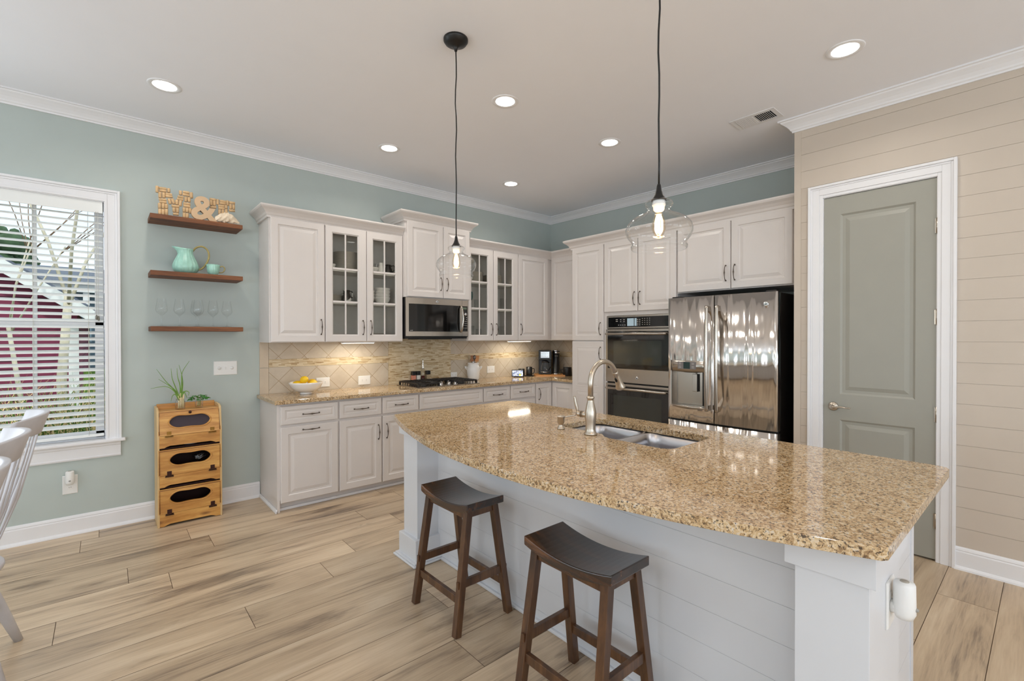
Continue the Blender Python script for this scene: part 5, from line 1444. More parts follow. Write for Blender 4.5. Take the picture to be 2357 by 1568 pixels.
place('serving_bowl', bowl_mb(.062, .055), M['ceramic'], 'small white bowl on the top shelf, left glass cabinet, left door', 'bowl', (1.560, 4.37, Z2))
place('serving_bowl', bowl_mb(.068, .058), M['ceramic'], 'white bowl on the top shelf, left glass cabinet, right door', 'bowl', (1.965, 4.35, Z2))
b0 = place('glass_bowl', bowl_mb(.045, .050), M['glass'], 'clear glass bowl standing inside a white bowl behind glass', 'bowl', (1.965, 4.35, Z2+.045))
def jug_mb(r, h):
    mb = MB().lathe([(r*.7, 0), (r*.85, .003), (r, h*.3), (r*.9, h*.55), (r*.62, h*.8), (r*.72, h), (r*.66, h), (r*.55, h*.8), (0, h*.6)], (0, 0, 0), 28)
    return mb
def jug_handle(r, h): return MB().tube(smoothpts([(r*.62, 0, h*.88), (r*1.35, 0, h*.92), (r*1.5, 0, h*.55), (r*.92, 0, h*.3)], 4), .006, 8)
place('milk_jug', jug_mb(.034, .115), M['ceramic'], 'white jug on the top shelf, left glass cabinet, right door', 'jug', (2.070, 4.36, Z2), rz=2.2, parts=(('handle', jug_handle(.034, .115), M['ceramic']),))
place('milk_jug', jug_mb(.042, .105), M['blackgloss'], 'black glazed jug on the top shelf, left glass cabinet, right door', 'jug', (2.150, 4.37, Z2), rz=-.6, parts=(('handle', jug_handle(.042, .105), M['blackgloss']),))
place('milk_jug', jug_mb(.045, .120), M['cow'], 'black and white patterned jug on the middle shelf behind glass', 'jug', (1.715, 4.345, Z1), rz=.3, parts=(('handle', jug_handle(.045, .12), M['cow']),))
place('glass_cloche', MB().lathe([(.085, 0), (.085, .05), (.07, .085), (.04, .105), (.008, .112), (.010, .125), (0, .130)], (0, 0, 0), 30, caps=False), M['glass'], 'clear glass dome behind the patterned jug', 'glass dome', (1.765, 4.462, Z1))
B0 = None
for x, n_, r, lb_, gp in ((1.945, 3, .060, 'white bowl in the narrower stack on the middle shelf behind glass', 'narrow white bowl stack'), (2.090, 4, .078, 'white bowl in the wider stack on the middle shelf behind glass', 'wide white bowl stack')):
    for i in range(n_):
        if B0 is None: B0 = place('cereal_bowl', bowl_mb(.078, .075), M['ceramic'], lb_, 'bowl', (x, 4.38, Z1), gp); B0.scale = (r/.078, r/.078, 1)
        else:
            b_ = dupat(B0, (x, 4.38+.0, Z1+i*.030), lb_, gp); b_.scale = (r/.078, r/.078, 1)
place('serving_bowl', bowl_mb(.070, .055), M['ceramic'], 'white bowl on the top shelf, just right of the microwave cabinet', 'bowl', (3.105, 4.36, Z2))
place('milk_jug', jug_mb(.034, .085), M['ceramic'], 'small white jug sitting in a bowl, just right of the microwave cabinet', 'jug', (3.105, 4.36, Z2+.047), rz=.2, parts=(('handle', jug_handle(.034, .085), M['blackgloss']),))
gob = [(.001, .001), (.033, .0015), (.033, .003), (.012, .007), (.005, .015), (.0045, .075), (.012, .083), (.034, .105), (.042, .135), (.040, .170), (.036, .195)]
tg = place('goblet', MB().lathe(gob, (0, 0, 0), 32, caps=False), M['teal_glass'], 'teal glass goblet in front on the middle shelf, right glass cabinet', 'goblet', (3.130, 4.345, Z1), 'teal goblets')
dupat(tg, (3.085, 4.44, Z1), 'teal glass goblet standing behind another one, right glass cabinet')
tum = [(.001, .001), (.030, .001), (.031, .004), (.034, .120), (.0325, .120), (.0295, .008), (.001, .006)]
tm = None
for x, y, z, s_, lb_ in ((3.255, 4.37, Z1, .95, 'clear tumbler on the middle shelf beside the teal goblets'), (3.105, 4.36, Z0, 1.1, 'clear tumbler at the cabinet bottom, left of three'),
                         (3.185, 4.40, Z0, 1.3, 'clear tumbler at the cabinet bottom, middle of three'), (3.262, 4.35, Z0, 1.0, 'clear tumbler at the cabinet bottom, right of three'),
                         (3.490, 4.36, Z1, 1.25, 'clear tumbler on the middle shelf, farthest glass door, left of three'), (3.555, 4.42, Z1, 1.25, 'clear tumbler on the middle shelf, farthest glass door, middle of three'),
                         (3.640, 4.36, Z1, 1.2, 'clear tumbler on the middle shelf, farthest glass door, right of three'), (3.625, 4.36, Z0, 1.3, 'clear tumbler alone at the bottom, farthest glass door')):
    if tm is None: tm = place('tumbler', MB().lathe(tum, (0, 0, 0), 28, caps=False), M['glass'], lb_, 'tumbler', (x, y, z), 'clear tumblers behind glass'); tm.scale = (s_, s_, s_)
    else: dupat(tm, (x, y, z), lb_, sc=s_)

# ================================================================== BREAD BOX
bb = thing('bread_box', 'three-tier honey pine bread and potato bin with bean-shaped screened windows', 'bread box', (.487, 4.41, 0))
bx0_, bx1_, by0, by1 = .285, .690, 4.287, 4.536
KZ, TZ, dyT = .672, .852, .040
mb = MB()
side = [(by1, 0), (by1, .872), (by0+dyT+.045, .872), (by0+dyT-.004, .858), (by0, KZ), (by0, 0)]
def sideprism(mb, x0, x1):
    n = len(side); vs = [(x0, y, z) for y, z in side]+[(x1, y, z) for y, z in side]
    mb.add(vs, [tuple(range(n)), tuple(range(n, 2*n))[::-1]]+[(i, n+i, n+(i+1) % n, (i+1) % n) for i in range(n)])
for x in (bx0_-.002, bx1_-.012):
    m_ = MB(); sideprism(m_, x, x+.014); m_.build('side_panel', M['pineside'], bb, bevel=.002)
mb = MB().box(bx0_+.012, by1-.012, .02, bx1_-.012, by1, .885)
mb.build('back_panel', M['pine'], bb, bevel=.002)
MB().box(bx0_+.012, by0+.045, .838, bx1_-.012, by1-.012, .848).build('top_board', M['pine'], bb)
for z in (.280, .570, .012): MB().box(bx0_+.012, by0+.022, z, bx1_-.012, by1-.012, z+.010).build('shelf_board', M['binshade'], bb)
MB().box(bx0_+.013, by1-.016, .03, bx1_-.013, by1-.0125, .836).box(bx0_+.0125, by0+.03, .03, bx0_+.0145, by1-.016, .836).box(bx1_-.0145, by0+.03, .03, bx1_-.0125, by1-.016, .836).build('inner_shade_sheet', M['binshade'], bb)  # added dark sheets over the pine, so the bins look shaded inside
def yat(z): return by0 if z <= KZ else by0+dyT*(z-KZ)/(TZ-KZ)
def bean(a, hw=.128, hh=.050):
    f = .80+.24*math.sin(2*a)**2
    return hw*math.copysign(abs(math.cos(a))**.92, math.cos(a)), hh*f*math.copysign(abs(math.sin(a))**.9, math.sin(a))
def bin_door(z0, z1, cz_):
    N = 64; cx = .487; th = .017
    x0, x1 = bx0_+.006, bx1_-.006
    vs = []; fs = []
    outer_ = []; inner_ = []
    for i in range(N):
        a = 2*PI*(i+.5)/N; bx_, bz_ = bean(a); inner_.append((cx+bx_, cz_+bz_))
        dx, dz = math.cos(a), math.sin(a)*.5
        t1 = ((x1-cx)/dx if dx > 0 else (x0-cx)/dx) if abs(dx) > 1e-6 else 1e9
        t2 = ((z1-cz_)/dz if dz > 0 else (z0-cz_)/dz) if abs(dz) > 1e-6 else 1e9
        t = min(t1, t2); outer_.append([cx+dx*t, cz_+dz*t])
    for X, Z in ((x0, z0), (x1, z0), (x1, z1), (x0, z1)):
        j = min(range(N), key=lambda k: (outer_[k][0]-X)**2+(outer_[k][1]-Z)**2); outer_[j] = [X, Z]
    for off in (0, th):
        for L in (outer_, inner_):
            for x, z in L: vs.append((x, yat(z)+off-.001, z))
    for i in range(N):
        j = (i+1) % N
        fs += [(i, j, N+j, N+i), (2*N+i, 3*N+i, 3*N+j, 2*N+j), (i, 2*N+i, 2*N+j, j), (N+i, N+j, 3*N+j, 3*N+i)]
    d = MB().add(vs, fs).build('tilt_door', M['pine'], bb)
    P_ = [(cx+1.06*(x-cx), yat(z)-.002, cz_+1.10*(z-cz_)) for x, z in inner_]; P_.append(P_[0])
    MB().tube(P_, .0050, 8, flat=.8).build('window_bead', M['pine'], d)
    vs = [(x, yat(z)+th*.7, z) for x, z in [(cx+1.02*(x-cx), cz_+1.02*(z-cz_)) for x, z in inner_]]
    return d, vs
bins = [(KZ+.002, TZ-.002, .768, .583), (.380, .568, .489, .292), (.096, .278, .205, .004)]
for i, (z0, z1, cz_, zl_) in enumerate(bins):
    d, vs = bin_door(z0, z1, cz_)
    if i == 0: MB().add(vs+[(a, b_+.002, c) for a, b_, c in vs], [tuple(range(len(vs))), tuple(range(len(vs), 2*len(vs)))]).build('window_screen', M['screenmesh'], d)
    # edge bead round the tier
    P_ = [(bx0_+.012, yat(z0+.004)-.002, z0+.006), (bx0_+.012, yat(z1)-.002, z1-.008), (bx1_-.012, yat(z1)-.002, z1-.008), (bx1_-.012, yat(z0+.004)-.002, z0+.006)]
    MB().tube(P_, .0022, 6).build('edge_groove', M['pineedge'], d)
    # lower fixed board with scalloped foot
    zb_, zt_ = zl_, z0-.002; S = 14; pts2 = [(bx0_+.012, zt_), (bx0_+.012, zb_)]
    pts2 += [(bx0_+.040, zb_), (bx0_+.055, zb_+.008), (bx0_+.075, zb_+.014), (bx1_-.075, zb_+.014), (bx1_-.055, zb_+.008), (bx1_-.040, zb_), (bx1_-.012, zb_), (bx1_-.012, zt_)]
    n = len(pts2); vs = [(x, by0-.001, z) for x, z in pts2]+[(x, by0+.016, z) for x, z in pts2]
    lo_ = MB().add(vs, [tuple(range(n)), tuple(range(n, 2*n))[::-1]]+[(k, n+k, n+(k+1) % n, (k+1) % n) for k in range(n)]).build('lower_board', M['pine'], bb)
    for x in (bx0_+.070, bx1_-.062):
        mt_ = M['brass'] if i == 0 else M['rust']
        zh = z0-.001; h = MB().box(x-.014, yat(z0+.02)-.004, zh+.002, x+.014, yat(z0)+.0, zh+.030)
        h.tube([(x-.024, by0-.006, zh-.002), (x+.024, by0-.006, zh-.002)], .0038, 8).box(x-.026, by0-.012, zh-.012, x+.026, by0-.001, zh-.008)
        h.build('hinge', mt_, lo_)
    kx = .487
    if i == 0: MB().lathe([(.005, 0), (.005, .008), (.010, .012), (.010, .018), (0, .021)], M=Matrix.Translation((kx, yat(TZ-.02)-.001, TZ-.020)) @ Matrix.Rotation(PI/2, 4, 'X'), seg=14, caps=False).build('knob', M['rust'], d)
place('food_container', MB().lathe([(.050, 0), (.055, .020), (.058, .022), (.058, .030), (0, .031)], (0, 0, 0), 24), M['plastic'], 'white lidded container inside the top bin of the bread box', 'container', (.497, 4.40, .5805))
mb = MB(); mb.ball((0, 0, .034), .034, 20, sx=2.6, sy=1.1)
place('bread_loaf', mb, paint('bread_crust', (170, 96, 52), .7, var=.2), 'brown bread loaf seen through the middle window of the bread box', 'bread', (.51, 4.42, .402-.06+.060-.112))
mb = MB()
for k in range(9): mb.tube([(0, 0, 0), (.02*math.cos(k*.7), -.01, .02+.012*math.sin(k*1.9)), (.055*math.cos(k*.35-.5), .01, .05+.02*math.sin(k*2.3))], [.010, .006, .012], 6)
place('plastic_bag', mb, thinglass('bag_plastic', (.85, .85, .88), 1.4, .15, .15), 'crumpled clear plastic bag beside the loaf in the middle bin', 'bag', (.545, 4.375, .442))
place('bread_loaf', MB().ball((0, 0, .026), .026, 18, sx=2.2, sy=1.2), paint('amber_crust', (150, 76, 40), .6), 'small dark loaf in the lowest bin of the bread box', 'bread', (.44, 4.39, .0225))

# jars with plants on the bread box
def jar(name, label, x, y, z, r, h, cat='jar'):
    t = thing(name, label, cat, (x, y, z))
    MB().lathe([(r*.9, .001), (r, .006), (r, h*.72), (r*.80, h*.82), (r*.80, h), (r*.76, h), (r*.76, h*.83), (r*.94, h*.71), (r*.94, .010), (0, .008)], (x, y, z), 28, caps=True).build('glass_jar', M['glass'], t)
    return t
jz_ = .8485
j1 = jar('scallion_jar', 'clear glass jar of regrowing scallions with long green leaves on the bread box', .434, 4.392, jz_, .033, .082, 'plant')
random.seed(3)
for i in range(5):
    x, y = .424+.007*i, 4.388+.006*(i % 2)
    MB().tube([(x, y, jz_+.012), (x+.001, y, jz_+.06), (x+.002*(i-2), y, jz_+.105+.01*(i % 3))], [.0065, .0055, .0045], 8).build('scallion_stem', M['onionw'], j1)
tips = [((.425, jz_+.09), (.39, 1.01), (.345, 1.07), (.289, 1.165)), ((.425, jz_+.09), (.40, 1.0), (.36, 1.04), (.301, 1.088)), ((.425, jz_+.07), (.40, .985), (.345, 1.03), (.254, 1.020)),
        ((.43, jz_+.09), (.405, 1.02), (.385, 1.09), (.378, 1.165)), ((.435, jz_+.09), (.433, 1.03), (.418, 1.10), (.414, 1.168)), ((.438, jz_+.09), (.443, 1.03), (.447, 1.13), (.494, 1.218)),
        ((.438, jz_+.09), (.45, 1.03), (.447, 1.10), (.427, 1.19)), ((.425, jz_+.07), (.405, .965), (.385, .955), (.376, .915)), ((.44, jz_+.09), (.455, .985), (.470, .955), (.478, .930)), ((.44, jz_+.10), (.465, .985), (.49, .975), (.485, .95))]
for k, tp in enumerate(tips):
    P_ = smoothpts([(x, 4.39+.004*math.sin(k*2+i_*1.1), z) for i_, (x, z) in enumerate(tp)], 5); n_ = len(P_)
    MB().tube(P_, [.0040*(1-i_/n_)+.0009 for i_ in range(n_)], 7).build('scallion_leaf', M['onion'], j1)
j2 = jar('basil_jar', 'small glass jar with leafy basil cuttings on the bread box', .556, 4.400, jz_, .027, .066, 'plant')
for k in range(4):
    MB().tube([(.545+.007*k, 4.40, jz_+.012), (.55+.006*k, 4.398, jz_+.06), (.535+.016*k, 4.395, jz_+.095)], .0017, 6).build('basil_stem', M['onion'], j2)
for k in range(26):
    a = k*2.4; rr = .012+.055*math.sqrt((k+.5)/26); cx_, cy_, cz_ = .556+rr*math.cos(a), 4.395+rr*.55*math.sin(a), jz_+.095-.035*(rr/.065)**2+.014*(R_()-.3)
    L_ = .026+.010*R_(); W_2 = L_*.62; yaw_ = a+R_()-.5; pit_ = -.5+.9*R_()
    Mx = Matrix.Translation((cx_, cy_, cz_)) @ Matrix.Rotation(yaw_, 4, 'Z') @ Matrix.Rotation(pit_, 4, 'Y') @ Matrix.Rotation((R_()-.5)*1.0, 4, 'X')
    vs = []; fs = []; nn = 6
    for i in range(nn+1):
        u = i/nn; ww = W_2*math.sin(PI*min(1, u*.95+.03))**.8/2; zz = .006*math.sin(PI*u)
        for j_, s_ in enumerate((-1, -.5, 0, .5, 1)): vs.append((L_*(u-.4), ww*s_, zz-.004*(1-abs(s_))))
    for i in range(nn):
        for j_ in range(4): fs.append((i*5+j_, i*5+j_+1, (i+1)*5+j_+1, (i+1)*5+j_))
    o_ = MB().add(vs, fs, True, Mx).build('basil_leaf', M['leaf'], j2, recalc=False)
    sm_ = o_.modifiers.new('thickness', 'SOLIDIFY'); sm_.thickness = .0008

# ================================================================== THINGS ON THE WORKTOP
TZ_ = TOPZ+.0006
fb = place('fruit_bowl', MB().lathe([(0, .006), (.040, .006), (.046, 0), (.050, 0), (.050, .008), (.046, .014), (.060, .018), (.095, .034), (.122, .060), (.136, .088), (.141, .102), (.139, .106), (.133, .104), (.128, .088), (.112, .058), (.08, .032), (0, .022)], (0, 0, 0), 48), M['ceramic'], 'white footed ceramic bowl holding lemons on the worktop', 'bowl', (1.342, 4.330, TZ_))
def lemon_mb():
    N = 18; prof = []
    for i in range(N+1):
        t = i/N; a = PI*t; r = .031*math.sin(a)**.85 if 0 < t < 1 else 0
        z = -.042*math.cos(a); prof.append((max(r, .0), z))
    prof[0] = (0.0, -.046); prof[-1] = (0.0, .046); prof[1] = (.006, -.043); prof[-2] = (.006, .043)
    return MB().lathe(prof, (0, 0, 0), 24, caps=False)
lm = None
for x, y, z, rx, rz_, lb_ in ((1.322, 4.312, .128, 1.45, .3, 'yellow lemon on top of the others in the white bowl'), (1.275, 4.345, .088, 1.5, 1.4, 'yellow lemon at the left side of the white bowl'),
                              (1.395, 4.300, .090, 1.5, 2.2, 'yellow lemon at the right front of the white bowl'), (1.405, 4.362, .094, 1.5, .5, 'yellow lemon at the right back of the white bowl'),
                              (1.330, 4.385, .085, 1.5, 0, 'yellow lemon mostly hidden at the back of the white bowl')):
    if lm is None: lm = single('lemon', lemon_mb(), M['lemon'], lb_, 'lemon', (0, 0, 0), 'lemons in the white bowl'); o = lm
    else: o = dupat(lm, (0, 0, 0), lb_)
    o.location = (x, y, TZ_+z); o.rotation_euler = (rx, 0, rz_)
# utensil crock
cr = thing('utensil_crock', 'white ribbed ceramic crock with ear handles full of cooking utensils', 'crock', (3.266, 4.455, TZ_))
cc_ = (3.266, 4.455, TZ_); prof = [(.058, 0), (.064, .003)]
for i in range(13): prof.append((.066+.011*min(1, i/9)+(.0012 if i % 2 else -.0006), .012+i*.0105))
prof += [(.074, .150), (.068, .162), (.063, .172), (.064, .184), (.071, .196), (.070, .200), (.064, .198), (.058, .182), (.058, .172), (.070, .140), (.062, .02), (0, .012)]
MB().lathe(prof, cc_, 40).build('crock_body', M['ceramic'], cr)
vd = Vector((.755, -.6556, 0))
for s_ in (-1, 1):
    c = Vector(cc_)+vd*s_*.074
    MB().tube(smoothpts([c+Vector((0, 0, .118)), c+vd*s_*.018+Vector((0, 0, .138)), c+vd*s_*.024+Vector((0, 0, .158)), c+vd*s_*.016+Vector((0, 0, .150)), c+vd*s_*-.002+Vector((0, 0, .146))], 3), .0065, 8).build('handle', M['ceramic'], cr)
def utensil(label, dx, tilt_, h, kind, mat):
    base = Vector(cc_)+Vector((0, 0, .03))+vd*dx*.4; top = Vector(cc_)+vd*(dx+tilt_)+Vector((0, 0, h)); ax = (top-base).normalized()
    t = thing('cooking_'+kind, label, kind, tuple(base), 'utensils in the white crock')
    MB().tube([base, base.lerp(top, .75)], .0045, 8).build('handle', mat, t)
    q = Vector((0, 0, 1)).rotation_difference(ax).to_matrix().to_4x4(); ry = Matrix.Rotation(math.atan2(vd.y, vd.x), 4, 'Z')
    c = base.lerp(top, .86); M_ = Matrix.Translation(c) @ q @ ry
    if kind == 'spoon': MB().ball((0, 0, 0), .020, 14, sx=1, sy=.35, sz=1.45, M=M_).build('spoon_bowl', mat, t)
    elif kind == 'spatula': MB().box(-.022, -.003, -.035, .022, .003, .035, M=M_).build('blade', mat, t, bevel=.006)
    else: MB().ball((0, 0, 0), .026, 16, sx=1, sy=.8, sz=.55, M=M_).build('ladle_cup', mat, t)
utensil('pale wooden spoon leaning left in the crock', -.030, -.022, .300, 'spoon', paint('grey_wood', (170, 150, 120), .6))
utensil('reddish wooden spatula in the crock', -.008, -.016, .285, 'spatula', M['spoonw'])
utensil('dark slotted spoon in the middle of the crock', .006, .010, .298, 'spoon', M['pewter'])
utensil('steel ladle in the front of the crock', .004, -.006, .235, 'ladle', M['chrome'])
utensil('light wooden spatula leaning right in the crock', .026, .022, .285, 'spatula', wood('light_spatula', [(.3, (176, 112, 58)), (.7, (206, 146, 84))], 2, 4, 6, .5))
# spices and bottle
for x, y, mt_, lb_ in ((2.512, 4.516, M['salt'], 'square black-lidded grinder of pink salt behind the cooktop'), (2.568, 4.518, paint('white_salt', (226, 220, 210), .7), 'square black-lidded grinder of white salt behind the cooktop'), (2.690, 4.518, paint('pepper', (170, 150, 120), .8, var=.4, nscale=200), 'black-lidded pepper grinder right of the oil bottle')):
    t = thing('spice_grinder', lb_, 'spice grinder', (x, y, TZ_), 'spice grinders behind the cooktop')
    MB().box(x-.021, y-.019, TZ_, x+.021, y+.019, TZ_+.088).build('grinder_jar', mt_, t, bevel=.004)
    MB().box(x-.023, y-.021, TZ_+.090, x+.023, y+.021, TZ_+.132).build('lid', M['blackplastic'], t, bevel=.004)
t = thing('vinegar_bottle', 'slim clear bottle with a steel pourer and dark red liquid behind the cooktop', 'bottle', (2.628, 4.515, TZ_))
MB().lathe([(.019, .001), (.020, .004), (.020, .130), (.018, .140), (.012, .150), (.012, .158)], (2.628, 4.515, TZ_), 24, caps=False).build('glass_body', M['glass'], t)
MB().lathe([(.0175, .003), (.0175, .080), (0, .0805)], (2.628, 4.515, TZ_), 20).build('liquid', M['vinegar'], t)
MB().lathe([(.013, .157), (.013, .166), (.009, .172), (.010, .180), (.006, .190), (.0045, .225), (.006, .235), (.002, .262), (0, .263)], (2.628, 4.515, TZ_), 16).build('steel_pourer', M['chrome'], t)
# smart display
def facing(x, y, ang=None): return Matrix.Translation((x, y, 0)) @ Matrix.Rotation(ang if ang is not None else math.atan2(-x, y)*1.0, 4, 'Z')
t = thing('smart_display', 'small black smart display with a lit blue-grey screen on the worktop', 'smart display', (3.89, 4.375, TZ_))
Mx = facing(3.89, 4.375)
mb = MB(); mb.rings(lambda u, n, z: Mx @ Vector((u, -n, z+TZ_)), -.074, .003, .148, .088, [(0, -.02), (.0, .0), (.004, .004)]); mb.build('bezel', M['blackplastic'], t, bevel=.006)
md = NM('display_picture'); v_ = md.coords(); f_ = md.noise(v_, 42, 3); c_ = md.ramp(f_, [(.35, (.10, .13, .22)), (.5, (.30, .36, .50)), (.62, (.75, .80, .90))]); md.color(c_); md.l(c_, md.p.inputs['Emission Color']); md.set(Emission_Strength=.9, Roughness=.2)
mb = MB(); mb.add([Mx @ Vector((u, -.0046, z+TZ_)) for u, z in ((-.066, .012), (.066, .012), (.066, .082), (-.066, .082))]+[Mx @ Vector((u, -.0036, z+TZ_)) for u, z in ((-.066, .012), (.066, .012), (.066, .082), (-.066, .082))], [(0, 1, 2, 3), (4, 5, 6, 7)]).build('screen', md.m, t)
text3(t, '11:02', lambda u, n, z: Mx @ Vector((u, -n, z+TZ_)), -.032, .026, .022, emit('display_digits', (1, 1, 1), 1.0), .0048, name='clock_digits')
mb = MB(); q_ = [Mx @ Vector((.030+.012*math.cos(a), -.0052, TZ_+.028+.012*math.sin(a))) for a in [i*PI/6 for i in range(12)]]; mb.add(q_+[p+Vector((.0003, .0006, 0)) for p in q_], [tuple(range(12)), tuple(range(12, 24))]); mb.build('yellow_dot', emit('yellow_dot', (.75, .72, .05), .9), t)
MB().box(-.05, .004, 0, .05, .06, .060, M=Mx @ Matrix.Translation((0, 0, TZ_))).build('speaker_back', M['blackplastic'], t, bevel=.008)
# mugs
def mug(label, x, y, z, r, h, ang, plate=True):
    t = thing('coffee_mug', label, 'mug', (x, y, z))
    MB().lathe([(r*.9, 0), (r, .004), (r, h), (r*.94, h), (r*.92, .01), (0, .008)], (x, y, z), 28).build('mug_body', M['blackplastic'], t)
    d = Vector((math.cos(ang), math.sin(ang), 0)); c = Vector((x, y, z))
    MB().tube(smoothpts([c+d*r*.95+Vector((0, 0, h*.80)), c+d*(r+.022)+Vector((0, 0, h*.78)), c+d*(r+.027)+Vector((0, 0, h*.5)), c+d*(r+.016)+Vector((0, 0, h*.25)), c+d*r*.95+Vector((0, 0, h*.22))], 4), .0048, 8).build('handle', M['blackplastic'], t)
place('charging_coaster', MB().lathe([(.060, 0), (.064, .003), (.064, .007), (.050, .010), (0, .009)], (0, 0, 0), 30), M['blackplastic'], 'round black coaster under the front black mug', 'coaster', (4.096, 4.385, TZ_))
mug('black mug on a round coaster right of the smart display', 4.096, 4.385, TZ_+.0105, .040, .108, -.72)
mug('black mug mostly hidden behind another black mug', 4.060, 4.490, TZ_, .040, .090, 2.6)
place('cutting_board', MB().prism(rrect(-.215, .215, -.13, .13, .03), 0, .014), M['board'], 'pale wooden board under the coffee maker in the corner', 'board', (4.405, 4.305, TZ_), rz=-PI/4)
# coffee maker
t = thing('coffee_maker', 'black two-way coffee maker with a glass carafe and a tall single-serve tower', 'coffee maker', (4.43, 4.345, TZ_+.0145))
Mx = Matrix.Translation((4.425, 4.34, TZ_+.0148)) @ Matrix.Rotation(-PI/4, 4, 'Z')
MB().box(-.145, .02, 0, .025, .105, .312, M=Mx).box(-.145, -.085, .185, .025, .02, .312, M=Mx).box(-.145, -.095, 0, .025, .02, .022, M=Mx).build('brewer_body', M['blackplastic'], t, bevel=.008)
MB().lathe([(.062, .022), (.062, .030), (.056, .033), (0, .033)], (-.060, -.03, 0), 28, M=Mx).build('warming_plate', M['chrome'], t)
ca = MB().lathe([(.040, .036), (.052, .045), (.056, .075), (.050, .115), (.042, .140), (.044, .150)], (-.060, -.034, 0), 30, M=Mx, caps=False).build('carafe', M['glass'], t)
MB().lathe([(.044, .150), (.046, .165), (.030, .176), (0, .178)], (-.060, -.034, 0), 24, M=Mx).build('carafe_lid', M['blackplastic'], ca)
MB().tube([Mx @ Vector(p) for p in ((-.018, -.060, .152), (.010, -.085, .150), (.014, -.088, .100), (-.012, -.066, .055))], .007, 8).build('carafe_handle', M['blackplastic'], ca)
MB().rings(lambda u, n, z: Mx @ Vector((u, -.0862-n, z)), -.118, .214, .112, .080, [(0, 0), (0, .002), (.004, .002), (.006, .0005)], hole=True).build('control_frame', M['chrome'], t)
mb = MB()
for i in range(4):
    for j in range(2): mb.box(-.105+i*.024, -.0880, .232+j*.034, -.095+i*.024, -.0866, .238+j*.034, M=Mx)
mb.build('button_row', M['keywhite'], t)
MB().lathe([(.050, .006), (.050, .015), (.046, .018), (.046, .25), (.049, .262), (.049, .300), (.044, .309), (0, .310)], (.085, .035, 0), 32, M=Mx).build('single_serve_tower', M['blackplastic'], t)
MB().lathe([(.0495, .272), (.0502, .276), (.0502, .282), (.0495, .286)], (.085, .035, 0), 32, M=Mx, caps=False).lathe([(.0495, .298), (.0500, .301), (.0495, .305)], (.085, .035, 0), 32, M=Mx, caps=False).build('chrome_band', M['chrome'], t)
MB().lathe([(.052, 0), (.052, .010), (.044, .016), (0, .016)], (.085, -.045, 0), 28, M=Mx).box(.035, -.045, 0, .135, .07, .010, M=Mx).build('drip_base', M['chrome'], t)
text3(t, 'keurig', lambda u, n, z: Mx @ Vector((u, -.012-n, z)), .085, .238, .016, M['keywhite'], .0, name='lettering')
t = thing('coffee_grinder', 'black grinder jar at the right end of the worktop against the tall cabinet', 'coffee grinder', (4.50, 4.095, TZ_))
MB().lathe([(.056, 0), (.058, .004), (.054, .10), (.052, .112), (0, .112)], (4.50, 4.095, TZ_), 30).build('grinder_body', M['blackplastic'], t)
MB().lathe([(.052, .1125), (.050, .146), (.044, .156), (0, .157)], (4.50, 4.095, TZ_), 30, caps=False).build('clear_lid', M['glass'], t)
c = Vector((4.50, 4.095, TZ_)); d = -vd
MB().tube(smoothpts([c+d*.052+Vector((0, 0, .085)), c+d*.080+Vector((0, 0, .080)), c+d*.083+Vector((0, 0, .05)), c+d*.056+Vector((0, 0, .03))], 4), .005, 8).build('handle', M['blackplastic'], t)

# ================================================================== OUTSIDE
o = MB().box(-30, 4.76, -.45, 30, 60, -.30).build('ground_outside', M['lawn']); o['kind'] = 'structure'
hz_ = thing('neighbour_house', 'maroon clapboard house with a white gable edge seen through the blind', 'house', (-4, 12, -.3))
sl = .727
def gz(x): return 1.72+sl*(-.235-x) if x > -4 else 1.72+sl*(3.765)-sl*(-4-x)
pf = [(-8, -.3), (-.36, -.3), (-.36, gz(-.36)), (-4, gz(-4)), (-8, gz(-8))]
n = len(pf); vs = [(x, 11.0, z) for x, z in pf]+[(x, 18.0, z) for x, z in pf]
MB().add(vs, [tuple(range(n)), tuple(range(n, 2*n))[::-1]]+[(i, n+i, n+(i+1) % n, (i+1) % n) for i in range(n)]).build('clapboard_wall', M['maroon'], hz_)
mb = MB(); mb.bar((-4, 10.8, gz(-4)+.10), (.05, 10.8, gz(.05)+.10), .30, .18, up=(0, 0, 1)).bar((-4, 10.8, gz(-4)+.10), (-8.3, 10.8, gz(-8.3)+.10), .30, .18)
mb.box(-.47, 10.96, -.3, -.34, 11.02, 1.7); mb.build('white_rake_board', M['trim'], hz_)
mb = MB(); mb.bar((-4, 14.5, gz(-4)+.22), (.15, 14.5, gz(.15)+.22), 7.4, .06).bar((-4, 14.5, gz(-4)+.22), (-8.4, 14.5, gz(-8.4)+.22), 7.4, .06); mb.build('roof', M['roof'], hz_)
h2 = thing('distant_house', 'blue-grey house with a dark shingle roof farther off behind the blind', 'house', (.5, 21, -.3))
MB().box(-1.9, 19, -.3, 6, 24, 3.0).build('clapboard_wall', M['bluesiding'], h2)
mb = MB()
for x in (-1.2, -.4, .4, 1.2, 2.2): mb.box(x-.07, 18.2, -.3, x+.07, 18.35, 2.75)
mb.box(-2.0, 18.15, 2.70, 6.1, 18.4, 2.95); mb.build('porch_post', M['trim'], h2)
mb = MB(); mb.add([(-2.2, 18.0, 2.95), (6.3, 18.0, 2.95), (6.3, 21.5, 3.75), (-2.2, 21.5, 3.75), (6.3, 25, 2.95), (-2.2, 25, 2.95)], [(0, 1, 2, 3), (3, 2, 4, 5), (0, 3, 5), (1, 4, 2), (0, 5, 4, 1)]); mb.build('roof', M['roof'], h2)
mb = MB()
for x in (-.9, .8): mb.box(x-.3, 18.96, .9, x+.3, 18.99, 2.2)
mb.build('window_pane', M['blackgloss'], h2)
random.seed(11)
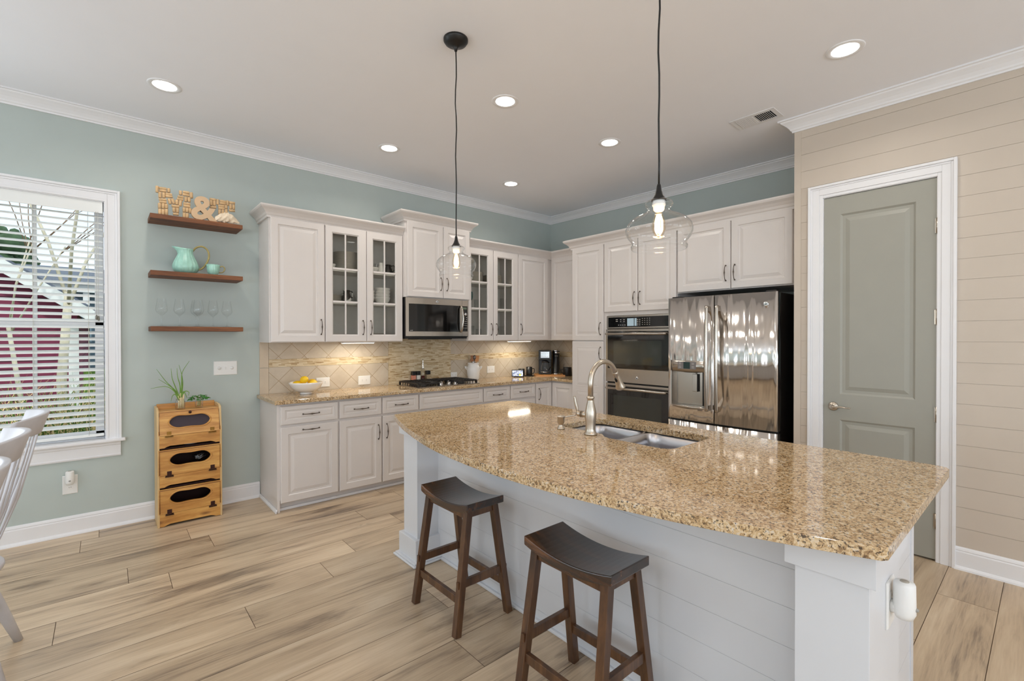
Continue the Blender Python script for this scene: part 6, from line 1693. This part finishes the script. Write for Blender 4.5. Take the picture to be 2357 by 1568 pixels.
def tree(name, label, base, h, r, lean, depth, seed, mat, tmat, spread=.55):
    random.seed(seed); t = thing(name, label, 'tree', base)
    trunk = MB(); tw = MB()
    def grow(p, d, L, r, k):
        q_ = p+d*L; mid = p.lerp(q_, .5)+Vector((R_()-.5, R_()-.5, 0))*L*.08
        (trunk if k < 2 else tw).tube([p, mid, q_], [r, r*.85, r*.7], 7 if k < 2 else 5)
        if k >= depth: return
        for j in range(3 if k else 3):
            a = R_()*2*PI; nd = (d+Vector((math.cos(a), math.sin(a), .25*R_()))*spread*(.7+.6*R_())).normalized(); grow(q_-d*L*.15*R_(), nd, L*(.62+.16*R_()), r*(.36 if k < 1 else .6), k+1)
    grow(Vector(base), Vector(lean).normalized(), h, r, 0)
    trunk.build('trunk', tmat, t); tw.build('branch_spray', mat, t)
tree('bare_tree', 'pale-barked bare tree outside the window, trunk at the right', (-.405, 8.5, -.3), 2.3, .062, (.02, 0, 1), 5, 4, M['twig'], M['bark'])
tree('bare_tree', 'thin bare tree left of the pale trunk outside the window', (-.80, 9.6, -.3), 1.9, .035, (-.12, 0, 1), 5, 9, M['twig'], M['bark'])
tree('bare_tree', 'bare tree at the left of the window view, branches against the sky', (-2.3, 10.0, -.3), 2.4, .06, (.12, 0, 1), 5, 21, M['twig'], M['twig'], .6)
random.seed(5)
mb = MB(); mg = MB()
for i in range(5200):
    x = random.uniform(-3.2, 1.6); y = random.uniform(5.7, 8.0); h = random.uniform(.45, 1.45)*(1 if R_() < .55 else .65); b0_ = Vector((x, y, -.3))
    d = Vector((random.gauss(0, .34), random.gauss(0, .2), 1)); w_ = .006
    p1 = b0_+Vector((d.x*h*.35, d.y*h*.35, h*.62)); p2 = p1+Vector((d.x*h*.55, d.y*h*.5, h*.30)); m_ = mb if (R_() < .18+.42*max(0, h-.55)) else mg
    wv = Vector((w_, 0, 0)); wy = Vector((0, .003, 0))
    m_.add([b0_-wv, b0_+wv, p1+wv*.9, p1-wv*.9, p2], [(0, 1, 2, 3), (3, 2, 4)])
og = mb.build('dry_grass', M['drygrass'], None, recalc=False); tag(og, 'dry tan ornamental grass blades outside below the window', 'grass', kind='stuff')
og = mg.build('green_grass', M['greengrass'], None, recalc=False); tag(og, 'green grass blades growing among the dry ones outside', 'grass', kind='stuff')
mb = MB(); random.seed(8)
for i in range(900):
    x, y, z = random.uniform(-9, -2.4), random.uniform(26, 30), 1.5+4.0*R_()**1.2
    mb.ball((x, y, z), random.uniform(.15, .45), 6)
og = mb.build('evergreen_foliage', M['evergreen'], None); tag(og, 'dark evergreen foliage far behind the neighbouring houses', 'foliage', kind='stuff')
og = MB().prism(rrect(-.25, .45, 9.4, 10.0, .2), -.3, .9).build('clipped_shrub', M['greengrass']); tag(og, 'rounded green shrub beside the maroon house corner', 'shrub')
